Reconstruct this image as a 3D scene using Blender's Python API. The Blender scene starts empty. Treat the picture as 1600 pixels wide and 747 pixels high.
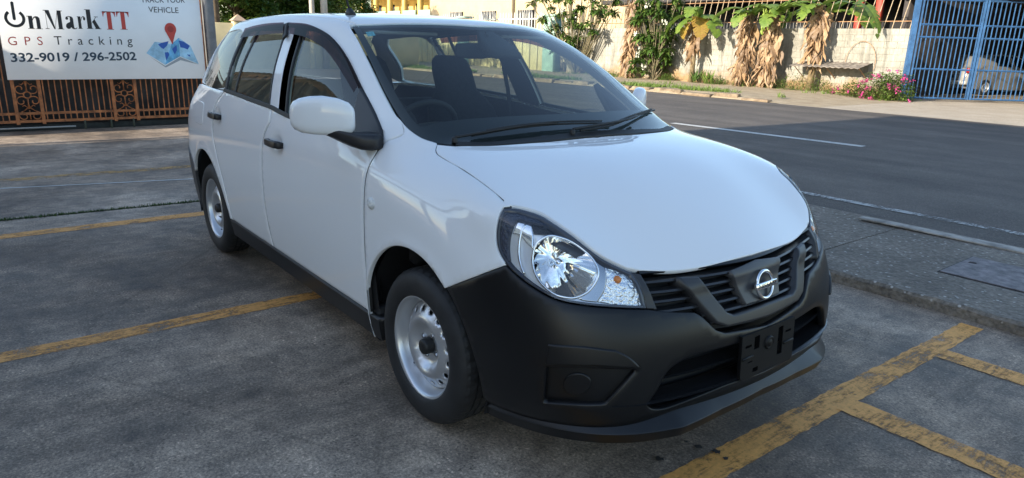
import bpy, bmesh, math, random
import numpy as np
from mathutils import Vector, Matrix, geometry, noise
from mathutils.bvhtree import BVHTree
random.seed(7)
S = bpy.context.scene
COL = S.collection

# ------------------------------------------------------------------ camera
CAM = np.array([2.0287, -2.0103, 1.3832])
YAW, PITCH, ROLL, FPX = math.radians(141.445), math.radians(-15.82), math.radians(1.639), 1076.45
def cam_axes():
    f = np.array([math.cos(PITCH)*math.cos(YAW), math.cos(PITCH)*math.sin(YAW), math.sin(PITCH)])
    r = np.cross(f, [0, 0, 1.0]); r /= np.linalg.norm(r); u = np.cross(r, f)
    return math.cos(ROLL)*r+math.sin(ROLL)*u, -math.sin(ROLL)*r+math.cos(ROLL)*u, f
CR, CU, CF = cam_axes()
def ray(px):
    """direction in the place of a photo pixel (1600 x 747)"""
    d = CF+(px[0]-800)/FPX*CR-(px[1]-373.5)/FPX*CU
    return d
def on_z(px, z=0.0): d = ray(px); return CAM+d*(z-CAM[2])/d[2]
def on_y(px, y): d = ray(px); return CAM+d*(y-CAM[1])/d[1]
def on_x(px, x): d = ray(px); return CAM+d*(x-CAM[0])/d[0]
cam = bpy.data.cameras.new('camera'); cam.sensor_fit = 'HORIZONTAL'; cam.sensor_width = 36
cam.lens = FPX/1600*36; cam.clip_end = 2000; cam.clip_start = 0.05
co = bpy.data.objects.new('camera', cam); COL.objects.link(co)
co.matrix_world = Matrix(((CR[0], CU[0], -CF[0], CAM[0]), (CR[1], CU[1], -CF[1], CAM[1]), (CR[2], CU[2], -CF[2], CAM[2]), (0, 0, 0, 1)))
S.camera = co

# ------------------------------------------------------------------ sky, sun, exposure
SUN_EL, SUN_AZ = math.radians(19), math.radians(-94)      # azimuth of the sun seen from the car (x = car's nose)
sd = Vector((math.cos(SUN_EL)*math.cos(SUN_AZ), math.cos(SUN_EL)*math.sin(SUN_AZ), math.sin(SUN_EL)))
w = bpy.data.worlds.new('World'); S.world = w; w.use_nodes = True
nt = w.node_tree; nt.nodes.clear()
sky = nt.nodes.new('ShaderNodeTexSky'); sky.sky_type = 'NISHITA'; sky.sun_disc = False
sky.sun_elevation = SUN_EL; sky.sun_rotation = math.pi/2-SUN_AZ
sky.air_density = 1.0; sky.dust_density = 0.7; sky.ozone_density = 1.0
bg = nt.nodes.new('ShaderNodeBackground'); bg.inputs[1].default_value = 0.15
wo = nt.nodes.new('ShaderNodeOutputWorld')
nt.links.new(sky.outputs[0], bg.inputs[0]); nt.links.new(bg.outputs[0], wo.inputs[0])
sl = bpy.data.lights.new('sun', 'SUN'); sl.energy = 4.4; sl.angle = math.radians(0.5); sl.color = (1, 0.89, 0.72)
so = bpy.data.objects.new('sun', sl); COL.objects.link(so); so.location = (0, 0, 30)
so.rotation_euler = sd.to_track_quat('Z', 'Y').to_euler()
S.view_settings.view_transform = 'Standard'; S.view_settings.look = 'None'
S.view_settings.exposure = 1.2; S.view_settings.gamma = 1.0

# ------------------------------------------------------------------ helpers
def link(name, me, parent=None, mat=None):
    o = bpy.data.objects.new(name, me); COL.objects.link(o)
    if parent is not None: o.parent = parent
    if mat is not None and me is not None:
        me.materials.clear(); me.materials.append(mat)
    return o
def empty(name, loc=(0, 0, 0), rz=0.0, parent=None):
    o = bpy.data.objects.new(name, None); COL.objects.link(o); o.location = loc; o.rotation_euler = (0, 0, rz)
    o.empty_display_size = 0.1
    if parent is not None: o.parent = parent
    return o
def tag(o, label=None, cat=None, group=None, kind=None):
    if label: o['label'] = label
    if cat: o['category'] = cat
    if group: o['group'] = group
    if kind: o['kind'] = kind
    return o
def mesh(name, V, F, smooth=False):
    me = bpy.data.meshes.new(name); me.from_pydata([tuple(v) for v in V], [], [tuple(f) for f in F]); me.update()
    if smooth: me.polygons.foreach_set('use_smooth', [True]*len(me.polygons))
    return me
# ------------------------------------------------------------------ the car's outer skin as one smooth reference surface
# columns round the lower body, rear centre -> right side -> front centre; each row gives (x, half width, z)
LOW = {  # r0 .. r5
 'R0': [(-3.48,0,.24),(-3.50,0,.34),(-3.50,0,.55),(-3.47,0,.76),(-3.42,0,.93),(-3.30,0,1.07)],
 'R1': [(-3.46,.24,.24),(-3.48,.25,.34),(-3.48,.25,.55),(-3.45,.25,.76),(-3.40,.25,.93),(-3.28,.24,1.07)],
 'R2': [(-3.41,.49,.24),(-3.43,.50,.34),(-3.43,.51,.55),(-3.40,.51,.76),(-3.34,.50,.93),(-3.23,.48,1.07)],
 'c1': [(-3.25,.71,.24),(-3.27,.73,.34),(-3.27,.745,.55),(-3.24,.745,.76),(-3.18,.73,.93),(-3.08,.68,1.075)],
 'c2': [(-2.95,.79,.22),(-2.96,.80,.34),(-2.96,.823,.55),(-2.95,.823,.76),(-2.92,.805,.93),(-2.86,.745,1.08)],
 'c3': [(-2.45,.80,.20),(-2.45,.822,.34),(-2.45,.843,.55),(-2.45,.845,.76),(-2.44,.830,.93),(-2.43,.790,1.085)],
 'c4': [(-1.95,.80,.20),(-1.95,.826,.34),(-1.95,.846,.55),(-1.95,.8475,.76),(-1.95,.835,.93),(-1.95,.803,1.072)],
 'c5': [(-1.38,.80,.20),(-1.38,.826,.34),(-1.38,.846,.55),(-1.38,.8475,.76),(-1.38,.836,.92),(-1.38,.808,1.046)],
 'c6': [(-.80,.80,.20),(-.80,.826,.34),(-.80,.845,.55),(-.80,.847,.76),(-.80,.835,.91),(-.80,.803,1.015)],
 'c7': [(-.36,.80,.20),(-.36,.826,.34),(-.36,.843,.55),(-.36,.845,.76),(-.36,.828,.91),(-.37,.770,1.012)],
 'cA': [(-.10,.80,.20),(-.10,.826,.34),(-.10,.842,.55),(-.10,.843,.76),(-.09,.808,.915),(-.13,.66,1.028)],
 'c9': [(.14,.80,.20),(.14,.826,.33),(.14,.845,.54),(.14,.843,.74),(.145,.808,.875),(.13,.70,.975)],
 'c10':[(.42,.785,.20),(.43,.81,.31),(.43,.832,.49),(.42,.826,.67),(.40,.800,.79),(.393,.749,.908)],
 'c11':[(.67,.67,.20),(.69,.70,.30),(.69,.722,.44),(.665,.715,.60),(.635,.69,.71),(.60,.645,.825)],
 'c12':[(.81,.49,.22),(.83,.52,.30),(.825,.535,.43),(.805,.53,.565),(.77,.515,.655),(.719,.501,.742)],
 'c13':[(.87,.26,.235),(.885,.28,.30),(.88,.28,.43),(.86,.28,.56),(.82,.275,.655),(.778,.27,.723)],
 'c14':[(.885,0,.235),(.905,0,.30),(.90,0,.43),(.88,0,.56),(.84,0,.655),(.805,0,.728)],
}
SIDEC = ['cA','c7','c6','c5','c4','c3','c2','c1']
GH = {   # rows r6, r7, r8 of the glasshouse
 'cA': [(-.52,.645,1.245),(-.80,.602,1.388),(-.965,.555,1.455)],
 'c7': [(-.70,.705,1.225),(-.93,.637,1.383),(-1.07,.577,1.470)],
 'c6': [(-.98,.735,1.225),(-1.15,.652,1.395),(-1.25,.588,1.482)],
 'c5': [(-1.44,.742,1.24),(-1.53,.656,1.408),(-1.58,.590,1.493)],
 'c4': [(-1.97,.735,1.255),(-2.0,.650,1.41),(-2.02,.585,1.492)],
 'c3': [(-2.42,.718,1.265),(-2.42,.634,1.402),(-2.41,.570,1.478)],
 'c2': [(-2.80,.675,1.265),(-2.74,.600,1.39),(-2.70,.540,1.462)],
 'c1': [(-2.99,.60,1.265),(-2.92,.53,1.385),(-2.85,.47,1.448)],
 'jf1':[(-.455,.44,1.258),(-.745,.41,1.402),(-.90,.38,1.470)],
 'jf2':[(-.425,.22,1.262),(-.715,.205,1.408),(-.865,.19,1.478)],
 'jf0':[(-.415,0,1.263),(-.705,0,1.41),(-.855,0,1.480)],
 'jr1':[(-3.12,.42,1.27),(-3.00,.38,1.39),(-2.90,.33,1.455)],
 'jr2':[(-3.16,.22,1.27),(-3.03,.19,1.395),(-2.92,.17,1.462)],
 'jr0':[(-3.17,0,1.27),(-3.04,0,1.395),(-2.93,0,1.465)],
}
COWL = {'jf1': (-.03,.45,1.030), 'jf2': (.025,.225,1.029), 'jf0': (.04,0,1.028)}
HOOD = {('c9',1):(.215,.47,.987),('c9',2):(.255,.235,.989),('c9',0):(.265,0,.990),
        ('c10',1):(.48,.49,.893),('c10',2):(.525,.245,.893),('c10',0):(.535,0,.893)}
ROOFX = {'c7':(.38,.19),'c6':(.40,.20),'c5':(.40,.20),'c4':(.40,.20),'c3':(.385,.19),'c2':(.365,.18)}
ROOFZ = {'c7':(1.489,1.496,1.498),'c6':(1.502,1.510,1.512),'c5':(1.513,1.521,1.523),'c4':(1.511,1.519,1.521),'c3':(1.497,1.504,1.506),'c2':(1.480,1.487,1.489)}
def build_reference():
    V, F, idx = [], [], {}
    def vid(key, p, s):
        if abs(p[1]) < 1e-6: s = 0
        k = (key, s)
        if k not in idx:
            idx[k] = len(V); V.append((p[0], (p[1] if s > 0 else -p[1]), p[2]))
        return idx[k]
    for s in (-1, 1):
        def L(c, r): return vid(('L', c, r), LOW[c][r], s)
        def G(c, r):
            if r == 5:
                if c in COWL: return vid(('C', c), COWL[c], s)
                c2 = {'jr1': 'R2', 'jr2': 'R1', 'jr0': 'R0'}.get(c, c)
                return L(c2, 5)
            return vid(('G', c, r), GH[c][r-6], s)
        def quad(a, b, c, d):
            f = [a, b, c, d]
            F.append(f if s < 0 else f[::-1])
        cols = list(LOW.keys())
        for a, b in zip(cols, cols[1:]):
            for r in range(5): quad(L(a, r), L(b, r), L(b, r+1), L(a, r+1))
        ring = ['jr0','jr2','jr1','c1','c2','c3','c4','c5','c6','c7','cA','jf1','jf2','jf0']
        for a, b in zip(ring, ring[1:]):
            for r in (5, 6, 7): quad(G(a, r), G(b, r), G(b, r+1), G(a, r+1))
        # hood
        def H(i, j):
            side = ['cA','c9','c10','c11'][i]; front = ['c11','c12','c13','c14'][j]
            if j == 0: return L(side, 5)
            if i == 3: return L(front, 5)
            if i == 0: return vid(('C', ['','jf1','jf2','jf0'][j]), COWL[['','jf1','jf2','jf0'][j]], s)
            return vid(('H', i, j), HOOD[(side, [0,1,2,0][j])] , s)
        for i in range(3):
            for j in range(3): quad(H(i, j), H(i+1, j), H(i+1, j+1), H(i, j+1))
        # roof
        rc = ['cA','c7','c6','c5','c4','c3','c2','c1']
        def T(i, j):
            c = rc[i]
            if j == 0: return G(c, 8)
            if i == 0: return G(['','jf1','jf2','jf0'][j], 8)
            if i == 7: return G(['','jr1','jr2','jr0'][j], 8)
            x = GH[c][2][0]+0.03*(1 if i < 4 else -1)*j/3*2
            return vid(('T', i, j), (x, (ROOFX[c]+(0,))[j-1], ROOFZ[c][j-1]), s)
        for i in range(7):
            for j in range(3): quad(T(i+1, j), T(i, j), T(i, j+1), T(i+1, j+1))
    tgt = np.array(V, float); cage = tgt.copy()
    me = mesh('reference', V, F); o = bpy.data.objects.new('reference', me); COL.objects.link(o)
    cr = me.attributes.new('crease_edge', 'FLOAT', 'EDGE')      # the hood ends in an edge at the foot of the windshield
    cow = set(i for k, i in idx.items() if k[0][0] == 'C')|set(i for k, i in idx.items() if k[0] == ('L', 'cA', 5))
    for e_ in me.edges:
        if e_.vertices[0] in cow and e_.vertices[1] in cow: cr.data[e_.index].value = 0.85
    m = o.modifiers.new('s', 'SUBSURF'); m.levels = 1; m.render_levels = 1; m.use_limit_surface = True; m.quality = 3
    N = len(V); buf = np.zeros(N*3)
    for it in range(7):
        dg = bpy.context.evaluated_depsgraph_get(); e = o.evaluated_get(dg).data
        b = np.zeros(len(e.vertices)*3); e.vertices.foreach_get('co', b); lim = b.reshape(-1, 3)[:N]
        cage += (tgt-lim)*0.9
        me.vertices.foreach_set('co', cage.ravel()); me.update(); o.update_tag(); bpy.context.view_layer.update()
    m.levels = 4
    bpy.context.view_layer.update()
    dg = bpy.context.evaluated_depsgraph_get(); e = o.evaluated_get(dg).data
    n = len(e.vertices); b = np.zeros(n*3); e.vertices.foreach_get('co', b); P = b.reshape(-1, 3)
    nn = np.zeros(n*3); e.vertex_normals.foreach_get('vector', nn); NN = nn.reshape(-1, 3)
    e.calc_loop_triangles(); t = np.zeros(len(e.loop_triangles)*3, dtype=np.int32); e.loop_triangles.foreach_get('vertices', t)
    T3 = t.reshape(-1, 3)
    bpy.data.objects.remove(o); 
    return P.copy(), NN.copy(), T3.copy()
RP, RN, RT = build_reference()
BVH = BVHTree.FromPolygons(RP.tolist(), RT.tolist())
def cast(o, d, maxd=50):
    loc, n, i, dist = BVH.ray_cast(Vector(o), Vector(d).normalized(), maxd)
    if loc is None: return None
    a, b, c = RT[i]
    wts = bary(RP[a], RP[b], RP[c], np.array(loc))
    nn = RN[a]*wts[0]+RN[b]*wts[1]+RN[c]*wts[2]; nn = nn/np.linalg.norm(nn)
    return np.array(loc), nn
def bary(a, b, c, p):
    v0, v1, v2 = b-a, c-a, p-a
    d00, d01, d11, d20, d21 = v0@v0, v0@v1, v1@v1, v2@v0, v2@v1
    den = d00*d11-d01*d01
    v = (d11*d20-d01*d21)/den; u = (d00*d21-d01*d20)/den
    return (1-v-u, v, u)
def hit(px):
    d = ray(px); r = cast(CAM, d)
    if r is not None: return r[0]
    best = None                      # just past the silhouette: the skin point nearest to the ray
    for t in np.linspace(1.0, 8.0, 141):
        loc, n, i, dist = BVH.find_nearest(Vector(CAM+d*t))
        if best is None or dist < best[0]: best = (dist, np.array(loc))
    return best[1]
# ------------------------------------------------------------------ materials
MATS = {}
def N(nt, t, **kw):
    n = nt.nodes.new(t)
    for k, v in kw.items():
        if k in n.inputs.keys(): n.inputs[k].default_value = v
        else: setattr(n, k, v)
    return n
def mat(name, col, rough=0.5, metal=0.0, var=0.0, vscale=8.0, bump=0.0, bscale=60.0, coat=0.0, spec=0.5, col2=None, **kw):
    if name in MATS: return MATS[name]
    m = bpy.data.materials.new(name); m.use_nodes = True; t = m.node_tree; b = t.nodes['Principled BSDF']
    b.inputs['Base Color'].default_value = (*col, 1); b.inputs['Roughness'].default_value = rough
    b.inputs['Metallic'].default_value = metal; b.inputs['Coat Weight'].default_value = coat; b.inputs['Coat Roughness'].default_value = 0.02
    b.inputs['Specular IOR Level'].default_value = spec
    for k, v in kw.items(): b.inputs[k.replace('_', ' ')].default_value = v
    if var > 0 or bump > 0 or col2:
        tc = N(t, 'ShaderNodeTexCoord')
        if var > 0 or col2:
            nz = N(t, 'ShaderNodeTexNoise', Scale=vscale, Detail=6.0, Roughness=0.6); t.links.new(tc.outputs['Object'], nz.inputs['Vector'])
            mx = N(t, 'ShaderNodeMix', data_type='RGBA')
            c2 = col2 if col2 else tuple(c*(1-var) for c in col)
            c1 = col if col2 else tuple(min(1, c*(1+var)) for c in col)
            mx.inputs[6].default_value = (*c1, 1); mx.inputs[7].default_value = (*c2, 1)
            mr = N(t, 'ShaderNodeMapRange'); mr.inputs[1].default_value = 0.35; mr.inputs[2].default_value = 0.65
            t.links.new(nz.outputs[0], mr.inputs[0]); t.links.new(mr.outputs[0], mx.inputs[0]); t.links.new(mx.outputs[2], b.inputs['Base Color'])
        if bump > 0:
            nb = N(t, 'ShaderNodeTexNoise', Scale=bscale, Detail=4.0); t.links.new(tc.outputs['Object'], nb.inputs['Vector'])
            bp = N(t, 'ShaderNodeBump', Strength=bump, Distance=0.01); t.links.new(nb.outputs[0], bp.inputs['Height'])
            t.links.new(bp.outputs[0], b.inputs['Normal'])
    MATS[name] = m
    return m
def glass(name, tint, ior=1.5, rough=0.0, boost=1.0):
    m = bpy.data.materials.new(name); m.use_nodes = True; t = m.node_tree; t.nodes.clear()
    o = N(t, 'ShaderNodeOutputMaterial'); tr = N(t, 'ShaderNodeBsdfTransparent'); tr.inputs[0].default_value = (*tint, 1)
    gl = N(t, 'ShaderNodeBsdfGlossy', Roughness=rough); fr = N(t, 'ShaderNodeFresnel', IOR=ior); gb = N(t, 'ShaderNodeNewGeometry'); mp = N(t, 'ShaderNodeMapRange'); mp.inputs[3].default_value = ior; mp.inputs[4].default_value = 1/ior; t.links.new(gb.outputs['Backfacing'], mp.inputs[0]); t.links.new(mp.outputs[0], fr.inputs['IOR']); mx = N(t, 'ShaderNodeMixShader')
    mu = N(t, 'ShaderNodeMath', operation='MULTIPLY'); mu.inputs[1].default_value = boost; mu.use_clamp = True
    t.links.new(fr.outputs[0], mu.inputs[0]); t.links.new(mu.outputs[0], mx.inputs[0])
    t.links.new(tr.outputs[0], mx.inputs[1]); t.links.new(gl.outputs[0], mx.inputs[2]); t.links.new(mx.outputs[0], o.inputs[0])
    MATS[name] = m
    return m
PAINT = mat('white_paint', (.82, .82, .82), .5, coat=1.0, spec=.12)
PLASTIC = mat('black_bumper_plastic', (.0062, .0064, .0074), .33, bump=.03, bscale=900, spec=.40)
TRIM = mat('grey_trim', (.026, .026, .028), .38)
DARK = mat('dark_void', (.008, .008, .009), .7)
RUBBER = mat('black_rubber', (.012, .012, .012), .55)
TYRE = mat('tyre_rubber', (.016, .016, .017), .62, var=.3, vscale=14, bump=.05, bscale=120)
RIM = mat('silver_wheel_paint', (.60, .61, .63), .30, metal=.7)
CHROME = mat('chrome', (.88, .89, .90), .06, metal=1)
REFL = mat('reflector_pale', (.92, .93, .95), .14, metal=.35, bump=.12, bscale=30)  # pale, barely metallic base colour stands in for bright reflections
FACET = mat('faceted_reflector', (.86, .87, .88), .08, metal=1, bump=.9, bscale=70)
AMBER = mat('amber_bulb', (.8, .25, .04), .15)
SEAT = mat('seat_cloth', (.014, .014, .016), .9, var=.25, vscale=40, bump=.2, bscale=300)
DASH = mat('dash_plastic', (.014, .015, .017), .65, spec=.25, bump=.06, bscale=400)
LINER = mat('headliner', (.20, .20, .195), .9)
INNER = mat('inner_trim', (.022, .022, .024), .7, spec=.3)
WGLASS = glass('windshield_glass', (.78, .86, .82), 1.52, boost=1.15)
SGLASS = glass('side_glass', (.50, .55, .53), 1.52, boost=1.1)
LENS = glass('lamp_lens', (.96, .97, .98), 1.5)
VISOR = glass('visor_acrylic', (.15, .07, .085), 1.45, boost=.45)

# ------------------------------------------------------------------ panel tools: outline -> sheet lying on the skin
AX0 = -0.10
def to_p(P, mode):
    P = np.asarray(P, float)
    if mode == 'side': return np.array([P[0], P[2]])
    if mode == 'top': return np.array([P[0], P[1]])
    if mode == 'front': return np.array([math.atan2(P[1], P[0]-AX0)*0.9, P[2]])
    if mode == 'shield': return np.array([P[1], P[2]*1.6])
def from_p(p, mode):
    if mode == 'side': o, d = (p[0], -2.5, p[1]), (0, 1, 0)
    elif mode == 'top': o, d = (p[0], p[1], 3.0), (0, 0, -1)
    elif mode == 'front':
        a = p[0]/0.9; d = (-math.cos(a), -math.sin(a), 0); o = (AX0+2.5*math.cos(a), 2.5*math.sin(a), p[1])
    elif mode == 'shield': o, d = (3, p[0], p[1]/1.6), (-1, 0, 0)
    r = cast(o, d)
    if r is None or (mode == 'side' and r[0][1] > -0.2):
        # just past the silhouette: nearest skin point
        if mode == 'side': q = (p[0], -0.75, p[1])
        elif mode == 'top': q = (p[0], p[1], 0.8)
        elif mode == 'front': q = (AX0+.98*math.cos(p[0]/.9), .9*math.sin(p[0]/.9), p[1])
        else: q = (0, p[0], p[1]/1.6)
        loc, n, i, dd = BVH.find_nearest(Vector(q)); return np.array(loc), np.array(n)
    return r
def crom(pts, closed=True, corners=(), step=0.012):
    """smooth polyline through the points, sharp at the given indices, resampled"""
    P = [np.asarray(p, float) for p in pts]; n = len(P); out = []
    rng = range(n if closed else n-1)
    for i in rng:
        a, b = P[i], P[(i+1) % n]
        pa = P[(i-1) % n] if (closed or i > 0) else a*2-b
        pb = P[(i+2) % n] if (closed or i < n-2) else b*2-a
        ta = (b-pa)*0.5; tb = (pb-a)*0.5
        if i in corners: ta = (b-a)
        if (i+1) % n in corners: tb = (b-a)
        L = np.linalg.norm(b-a); la, lb = np.linalg.norm(ta), np.linalg.norm(tb)
        if la > L: ta = ta*L/la
        if lb > L: tb = tb*L/lb
        k = max(1, int(round(L/step)))
        for j in range(k):
            t = j/k; h1 = 2*t**3-3*t*t+1; h2 = t**3-2*t*t+t; h3 = -2*t**3+3*t*t; h4 = t**3-t*t
            out.append(a*h1+ta*h2+b*h3+tb*h4)
    if not closed: out.append(P[-1])
    return out
def inside(poly, pts):
    poly = np.asarray(poly); x, y = pts[:, 0], pts[:, 1]; c = np.zeros(len(pts), bool)
    x0, y0 = poly[:, 0], poly[:, 1]; x1, y1 = np.roll(x0, -1), np.roll(y0, -1)
    for a, b, cc, d in zip(x0, y0, x1, y1):
        if b == d: continue
        m = ((b > y) != (d > y)) & (x < (cc-a)*(y-b)/(d-b)+a); c ^= m
    return c
def area2(poly):
    p = np.asarray(poly); q = np.roll(p, -1, 0); return 0.5*np.sum(p[:, 0]*q[:, 1]-q[:, 0]*p[:, 1])
def inset(poly, d):
    p = np.asarray(poly); a = np.roll(p, 1, 0); b = np.roll(p, -1, 0)
    e1 = p-a; e2 = b-p
    n1 = np.stack([-e1[:, 1], e1[:, 0]], 1); n2 = np.stack([-e2[:, 1], e2[:, 0]], 1)
    n1 /= np.linalg.norm(n1, axis=1)[:, None]+1e-12; n2 /= np.linalg.norm(n2, axis=1)[:, None]+1e-12
    n = n1+n2; ln = np.linalg.norm(n, axis=1); n = n/np.maximum(ln, .5)[:, None]
    s = 1 if area2(p) > 0 else -1
    return p+n*d*s, -n*s
def cdt_fill(loops, sp, extra=()):
    """triangulate the area inside loops[0] minus the others; loops are Nx2, boundary points come first"""
    loops = [np.asarray(l) for l in loops]
    allv = np.concatenate(loops+[np.asarray(e) for e in extra]) if extra else np.concatenate(loops)
    lo, hi = loops[0].min(0), loops[0].max(0)
    nx = int((hi[0]-lo[0])/sp)+2; nz = int((hi[1]-lo[1])/(sp*.87))+2
    g = np.array([(lo[0]+(i+.5*(j % 2))*sp, lo[1]+j*sp*.87) for i in range(nx) for j in range(nz)])
    ok = inside(loops[0], g)
    for h in loops[1:]: ok &= ~inside(h, g)
    g = g[ok]
    if len(g):
        dm = np.full(len(g), 9.0)
        for k in range(0, len(allv), 400):
            dd = np.linalg.norm(g[:, None]-allv[None, k:k+400], axis=2).min(1); dm = np.minimum(dm, dd)
        g = g[dm > sp*.55]
    pts = np.concatenate([allv, g]) if len(g) else allv
    E = []; k = 0
    for l in loops:
        n = len(l); E += [(k+i, k+(i+1) % n) for i in range(n)]; k += n
    vv, ee, ff, ov, oe, of = geometry.delaunay_2d_cdt([Vector(p) for p in pts], E, [], 0, 1e-7)
    vv = np.array([tuple(v) for v in vv]); ff = np.array([f for f in ff if len(f) == 3])
    cen = vv[ff].mean(1); ok = inside(loops[0], cen)
    for h in loops[1:]: ok &= ~inside(h, cen)
    bmap = {}
    for i, o in enumerate(ov):
        for q in o: bmap[q] = i
    return vv, ff[ok], bmap
def panel(name, loops, mode, parent, m, sp=.03, depth=.014, edge=.003, off=0.0, disp=None, mirror=True, both=False, step=None, smooth=True):
    """loops: closed outlines of 3-D points on the skin or of 2-D points in the mode's own coordinates"""
    L2 = []
    for l in loops:
        l = [np.asarray(p, float) for p in l]
        L2.append(np.array([to_p(p, mode) if len(p) == 3 else p for p in l]))
    ex = []; outn = []
    for k, l in enumerate(L2):
        s, n = inset(l, edge if k == 0 else -edge)
        if k > 0: n = -n
        ex.append(s); outn.append(n)
    vv, ff, bmap = cdt_fill(L2, sp, ex)
    pos = np.zeros((len(vv), 3)); nor = np.zeros((len(vv), 3))
    for i, p in enumerate(vv):
        a, b = from_p(p, mode); pos[i] = a; nor[i] = b
    base_nor = nor.copy(); pos = pos+nor*off
    if disp is not None:
        dv = np.array([disp(pos[i], nor[i]) for i in range(len(vv))]); 
        if dv.ndim == 1: dv = base_nor*dv[:, None]
        pos = pos+dv
    V = pos.tolist(); NV = nor.tolist()
    # face orientation
    t = ff[len(ff)//2]; a = np.cross(pos[t[1]]-pos[t[0]], pos[t[2]]-pos[t[0]])
    F = ff.tolist() if a@nor[t[0]] > 0 else [f[::-1] for f in ff.tolist()]
    k = 0
    if depth > 0:
        for li, l in enumerate(L2):
            n = len(l); ids = [bmap[k+i] for i in range(n)]; k += n
            tang = []
            for i in range(n):
                q = pos[ids[(i+1) % n]]-pos[ids[i-1]]; o3 = np.cross(q, base_nor[ids[i]])
                s1 = from_dir = None
                tang.append(o3/(np.linalg.norm(o3)+1e-12))
            sgn = 1
            # decide outward sign with the inset ring
            c0 = pos[ids[0]]; p_in = ex[li][0]; a3 = from_p(p_in, mode)[0]
            if (c0-a3-base_nor[ids[0]]*off)@tang[0] < 0: sgn = -1
            rim = []
            for i in range(n):
                b = ids[i]; o3 = tang[i]*sgn
                nn = base_nor[b]+o3*1.0; nn /= np.linalg.norm(nn)
                V[b] = (np.array(V[b])-base_nor[b]*edge*.6).tolist(); NV[b] = nn.tolist()
                rim.append(len(V)); V.append((np.array(V[b])-base_nor[b]*depth).tolist()); NV.append(o3.tolist())
            for i in range(n):
                a, b = ids[i], ids[(i+1) % n]; c, d = rim[(i+1) % n], rim[i]
                f = [a, b, c, d]
                nn = np.cross(np.array(V[b])-np.array(V[a]), np.array(V[d])-np.array(V[a]))
                F.append(f if nn@(tang[i]*sgn) > 0 else f[::-1])
    objs = []
    for s in ((1, -1) if mirror else (1,)):
        VV = V if s == 1 else [(v[0], -v[1], v[2]) for v in V]
        FF = F if s == 1 else [f[::-1] for f in F]
        me = mesh(name, VV, FF, True)
        if disp is None:
            me.normals_split_custom_set_from_vertices(NV if s == 1 else [(v[0], -v[1], v[2]) for v in NV])
        objs.append(link(name, me, parent, m))
    return objs if mirror else objs[0]
def px3(pts): return [hit(p) for p in pts]
def sym_loop(half):
    """half: 2-D/3-D points from the front centre to the rear centre on the right side -> whole loop"""
    h = [np.asarray(p, float) for p in half]; o = []
    for p in h[::-1]:
        q = p.copy(); q[1 if len(q) == 3 else 1] *= -1
        if abs(p[1]) > 1e-4: o.append(q)
    return h+o
def sym_front(half):
    """half in (arc, z): mirrored in arc"""
    h = [np.asarray(p, float) for p in half]
    return h+[np.array((-p[0], p[1])) for p in h[::-1] if abs(p[0]) > 1e-4]
def tube(path, r, n=8, taper=None, caps=True):
    P = [Vector(p) for p in path]; V, F = [], []
    up = None
    for i, p in enumerate(P):
        d = (P[min(i+1, len(P)-1)]-P[max(i-1, 0)]).normalized()
        if up is None:
            up = Vector((0, 0, 1)) if abs(d.z) < .9 else Vector((1, 0, 0))
        s = d.cross(up).normalized(); up = s.cross(d).normalized()
        rr = r*(taper[i] if taper else 1)
        for k in range(n):
            a = 2*math.pi*k/n; V.append(p+s*math.cos(a)*rr+up*math.sin(a)*rr)
    for i in range(len(P)-1):
        for k in range(n): F.append((i*n+k, i*n+(k+1) % n, (i+1)*n+(k+1) % n, (i+1)*n+k))
    if caps: F.append(tuple(range(n))[::-1]); F.append(tuple((len(P)-1)*n+k for k in range(n)))
    return V, F
def lathe(prof, n=64, closed=False):
    """prof: (radius, axial); axis = -y (outwards on the right side)"""
    V, F = [], []
    for r, d in prof:
        for k in range(n):
            a = 2*math.pi*k/n; V.append((r*math.cos(a), -d, r*math.sin(a)))
    for i in range(len(prof)-1):
        for k in range(n): F.append((i*n+k, i*n+(k+1) % n, (i+1)*n+(k+1) % n, (i+1)*n+k))
    return V, F
def box(lo, hi): 
    x0, y0, z0 = lo; x1, y1, z1 = hi
    V = [(x0,y0,z0),(x1,y0,z0),(x1,y1,z0),(x0,y1,z0),(x0,y0,z1),(x1,y0,z1),(x1,y1,z1),(x0,y1,z1)]
    return V, [(0,3,2,1),(4,5,6,7),(0,1,5,4),(1,2,6,5),(2,3,7,6),(3,0,4,7)]
def bevelled(name, V, F, w=.004, seg=2, parent=None, m=None, smooth=True):
    bm = bmesh.new(); vs = [bm.verts.new(v) for v in V]
    for f in F: bm.faces.new([vs[i] for i in f])
    bmesh.ops.recalc_face_normals(bm, faces=bm.faces)
    if w > 0: bmesh.ops.bevel(bm, geom=list(bm.edges), offset=w, segments=seg, profile=.5, affect='EDGES', clamp_overlap=True)
    me = bpy.data.meshes.new(name); bm.to_mesh(me); bm.free()
    if smooth:
        me.polygons.foreach_set('use_smooth', [True]*len(me.polygons))
    return link(name, me, parent, m)
def join_vf(parts):
    V, F = [], []
    for v, f in parts:
        k = len(V); V += [tuple(q) for q in v]; F += [tuple(i+k for i in g) for g in f]
    return V, F
def subd(name, V, F, lv=2, parent=None, m=None):
    """Catmull-Clark of a small cage, applied"""
    me = mesh(name+'_cage', V, F); o = bpy.data.objects.new(name+'_cage', me); COL.objects.link(o)
    md = o.modifiers.new('s', 'SUBSURF'); md.levels = lv
    bpy.context.view_layer.update()
    e = bpy.data.meshes.new_from_object(o.evaluated_get(bpy.context.evaluated_depsgraph_get()))
    bpy.data.objects.remove(o); bpy.data.meshes.remove(me)
    e.name = name; e.polygons.foreach_set('use_smooth', [True]*len(e.polygons))
    return link(name, e, parent, m)
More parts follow.
